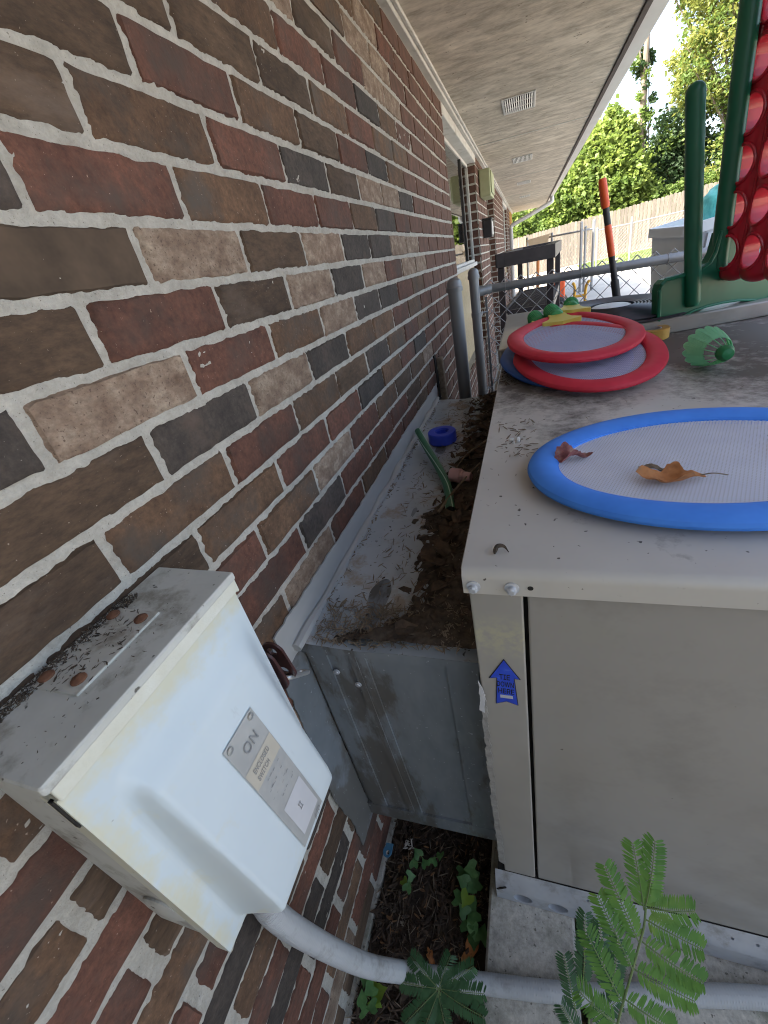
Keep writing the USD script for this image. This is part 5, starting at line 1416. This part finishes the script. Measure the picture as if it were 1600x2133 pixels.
# ------------------------------------------------------------------ small plants
def pinna(a, b, n, lw, up=(0, 0, 1), bow=.1):
    """One feather of a mimosa leaf: a fine stalk with pairs of narrow leaflets."""
    a, b, up = np.array(a, float), np.array(b, float), np.array(up, float)
    up /= np.linalg.norm(up)
    L = np.linalg.norm(b - a)
    d = (b - a) / L
    s = np.cross(d, up)
    s /= np.linalg.norm(s)
    nrm = np.cross(s, d)
    q = np.linspace(0, 1, 14)
    cl_ = a + (b - a) * q[:, None] + nrm * (bow * L * np.sin(q * math.pi) * .6 - bow * L * q ** 2 * .5)[:, None]
    P = lambda t: np.array([np.interp(t, q, cl_[:, k]) for k in range(3)])
    rj = np.random.default_rng(int(1e5 * abs(a[0] + 3 * b[1] + 7 * b[2])))
    V, F = [], []
    for i in range(n):
        t = .07 + .93 * i / (n - 1)
        l = lw * min(1, .62 + 1.6 * t, (1.12 - t) * 3.4 + .30)
        o = P(t)
        for sg_ in (-1, 1):
            jt = rj.normal(0, .05, 3)
            if rj.random() < .02:
                continue
            dir_ = s * sg_ * .93 + d * .38 - nrm * (.10 + .25 * t * t) + jt
            dir_ /= np.linalg.norm(dir_)
            w = d * L / n * 1.02
            pts = [o, o + dir_ * l * .25 - w * .62, o + dir_ * l * .75 - w * .50, o + dir_ * l, o + dir_ * l * .75 + w * .50, o + dir_ * l * .25 + w * .42]
            k = len(V)
            V += pts
            F += [[k, k + 1, k + 5], [k + 1, k + 2, k + 5], [k + 2, k + 4, k + 5], [k + 2, k + 3, k + 4]]
    return tm(V, F), tube(cl_, np.linspace(.0008, .0004, 14), 5)


def mimosa(label, base, stem_pts, rachis, pinnae, mat, n, lw, up, group=None):
    t = Thing('mimosa_seedling', label, 'plant', base)
    t.part('stem', tube(spline(stem_pts, 8), np.linspace(.0032, .0016, 8 * (len(stem_pts) - 1) + 1), 7), STEM)
    for r_ in rachis:
        t.part('leaf_stalk', tube(spline(r_, 6), .0011, 6), STEM)
    for i, (a, b) in enumerate(pinnae):
        lf, st = pinna(a, b, n, lw, up, .10 + .05 * math.sin(i * 2.3))
        p_ = t.part('leaflets', lf, mat, kind='stuff', smooth=False)
        t.part('midrib', st, STEM, parent=p_)
    return t


F1 = [[[0.517, 0.194, 0.729], [0.513, 0.239, 0.759]], [[0.518, 0.195, 0.73], [0.536, 0.244, 0.762]], [[0.509, 0.172, 0.715], [0.482, 0.218, 0.745]], [[0.52, 0.196, 0.731], [0.565, 0.201, 0.734]], [[0.501, 0.153, 0.703], [0.473, 0.195, 0.73]], [[0.517, 0.188, 0.726], [0.567, 0.178, 0.719]], [[0.512, 0.173, 0.715], [0.564, 0.157, 0.705]], [[0.49, 0.13, 0.687], [0.459, 0.168, 0.712]], [[0.502, 0.154, 0.703], [0.554, 0.145, 0.697]], [[0.482, 0.118, 0.679], [0.448, 0.129, 0.687]], [[0.491, 0.134, 0.69], [0.532, 0.124, 0.683]]]
R1 = [[0.482, 0.116, 0.678], [0.486, 0.125, 0.684], [0.498, 0.148, 0.699], [0.508, 0.168, 0.712], [0.515, 0.182, 0.721], [0.519, 0.196, 0.731]]
mimosa('bright green mimosa seedling with feathery leaves before the unit', (.49, .09, -.05), [(.487, .10, -.05), (.48, .09, .25), (.474, .088, .5), (.476, .10, .66), (.482, .116, .678)], [R1], F1, FERN, 22, .0145, (0, -.55, .835))
F1B = [[[0.453, 0.149, 0.486], [0.441, 0.19, 0.514]], [[0.463, 0.172, 0.502], [0.471, 0.23, 0.54]], [[0.49, 0.172, 0.502], [0.489, 0.226, 0.537]], [[0.494, 0.168, 0.499], [0.511, 0.216, 0.531]], [[.47, .15, .48], [.505, .17, .49]], [[.458, .13, .475], [.435, .15, .49]]]
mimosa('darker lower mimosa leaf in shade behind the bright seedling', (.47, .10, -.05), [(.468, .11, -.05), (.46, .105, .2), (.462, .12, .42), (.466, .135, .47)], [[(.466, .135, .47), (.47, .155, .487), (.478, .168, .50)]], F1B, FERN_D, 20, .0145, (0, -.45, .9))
F2 = [[[0.222, 0.176, 0.16], [0.16, 0.202, 0.167]], [[0.222, 0.176, 0.16], [0.239, 0.22, 0.172]], [[0.222, 0.176, 0.16], [0.284, 0.216, 0.171]], [[0.222, 0.176, 0.16], [0.148, 0.167, 0.158]], [[0.222, 0.176, 0.16], [0.306, 0.188, 0.163]], [[0.222, 0.176, 0.16], [0.166, 0.123, 0.147]], [[0.222, 0.176, 0.16], [0.308, 0.161, 0.156]], [[.222, .17, .158], [.25, .12, .15]], [[.222, .172, .158], [.20, .115, .15]]]
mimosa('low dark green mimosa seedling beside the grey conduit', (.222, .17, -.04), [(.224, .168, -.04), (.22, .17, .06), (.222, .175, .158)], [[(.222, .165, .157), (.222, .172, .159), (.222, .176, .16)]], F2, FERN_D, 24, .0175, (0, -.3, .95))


def ivy(label, spots, size, mats, seed, kind_='ivy_seedling'):
    r = np.random.default_rng(seed)
    c = np.mean(spots, axis=0)
    t = Thing(kind_, label, 'plant', (c[0], c[1], -.045))
    for i, (x, y) in enumerate(spots):
        s = size * r.uniform(.8, 1.2)
        z = -.012 + r.uniform(0, .022)
        out = np.array([(0, 0), (.42, -.28), (.62, .02), (.50, .38), (.24, .62), (0, 1.0), (-.24, .62), (-.50, .38), (-.62, .02), (-.42, -.28)])
        a = r.uniform(0, 6.28)
        R2 = np.array([[math.cos(a), -math.sin(a)], [math.sin(a), math.cos(a)]])
        mid = np.array([[0, 0], [0, .35], [0, .7]])
        P = np.vstack([out * [1, 1], mid[1:2]]) - [0, .35]
        zz = .22 * np.abs(P[:, 0]) * s - .18 * (P[:, 1]) ** 2 * s
        Q = P @ R2.T * s
        tl = r.normal(0, .22, 2)
        V = np.c_[Q + [x, y], z + zz + Q @ tl]
        n_ = len(out)
        F = [[n_, k, (k + 1) % n_] for k in range(n_)]
        m = tm(V, F)
        t.part('leaf', m, mats[i % len(mats)], smooth=60)
        t.part('leaf_stalk', tube(spline([(x, y, z), ((x + c[0]) / 2, (y + c[1]) / 2, z - .008), (c[0] + r.normal(0, .006), c[1] + r.normal(0, .006), -.045)], 4), .0008, 4), STEM)
    return t


ivy('small seedling with round grey green leaves in the mulch centre', [(.101, .411), (.094, .392), (.122, .398), (.144, .407), (.161, .416)], .021, [IVY], 1)
ivy('tiny seedling with three leaves left of the round leaved one', [(.092, .366), (.078, .352), (.09, .343)], .021, [IVY, IVY_Y, IVY], 2)
ivy('taller ivy cluster with one yellow leaf along the slab edge', [(.219, .401), (.235, .396), (.242, .407), (.251, .388), (.246, .371), (.219, .35), (.237, .349), (.233, .331), (.252, .342), (.226, .38)], .027, [IVY, IVY, IVY, IVY, IVY, IVY, IVY_Y, IVY, IVY], 3)
ivy('ivy sprig at the slab edge nearest the dark mimosa', [(.248, .309), (.26, .3), (.28, .302), (.255, .322), (.262, .285)], .026, [IVY], 4)
ivy('dim leafy weed under the conduit against the footing', [(.033, .177), (.052, .174), (.05, .163), (.037, .149), (.064, .152), (.062, .142), (.045, .135), (.07, .168)], .022, [IVY, IVY_Y, IVY], 5)
tg_ = sg.Point(.024, .395).buffer(.0125, 12).union(sg.box(.016, .398, .036, .412)).difference(sg.Point(.025, .393).buffer(.0052, 10))
single('plastic_tag', extrude(biggest(tg_), [0, 0, -.024], [1, 0, .15], [0, 1, .1], .003), BLUETAG, label='flat blue plastic clip with a hole lying against the wall footing', cat='clip')
fl_ = chips(14, (.055, .085), (.415, .445), lambda x, y: -.024, .011, 60, thick=.3)
single('white_flakes', fl_, SHELL, kind='stuff', label='few white flakes on the mulch under the duct', cat='debris', smooth=False)
dry_leaf('dry_leaf', 'tan dry leaf on the mulch by the slab edge', (.255, .275, -.03), .022, DRYL, 31, .7, ang=1.2, stalk=False)
dry_leaf('dry_leaf', 'brown leaf bit on the mulch behind the dark mimosa', (.165, .245, -.03), .012, DRYL, 33, .7, ang=2.2, stalk=False)


tree('evergreen_screen', 'row of dark evergreens added unseen behind the viewpoint to darken the unit front', 'added_hedge', (2.0, -4.0, -.05), [((.6, -4.2, 1.3), (1.1, .6, 1.5)), ((2.3, -4.2, 1.4), (1.1, .6, 1.7)), ((4.0, -4.2, 1.4), (1.1, .6, 1.6))], [('tree_leaf_dark', .8), ('tree_leaf_mid', .2)], 9000, .14, 12, trunk=.07, inner=.2)  # unseen trees added to block sky light from the unit front
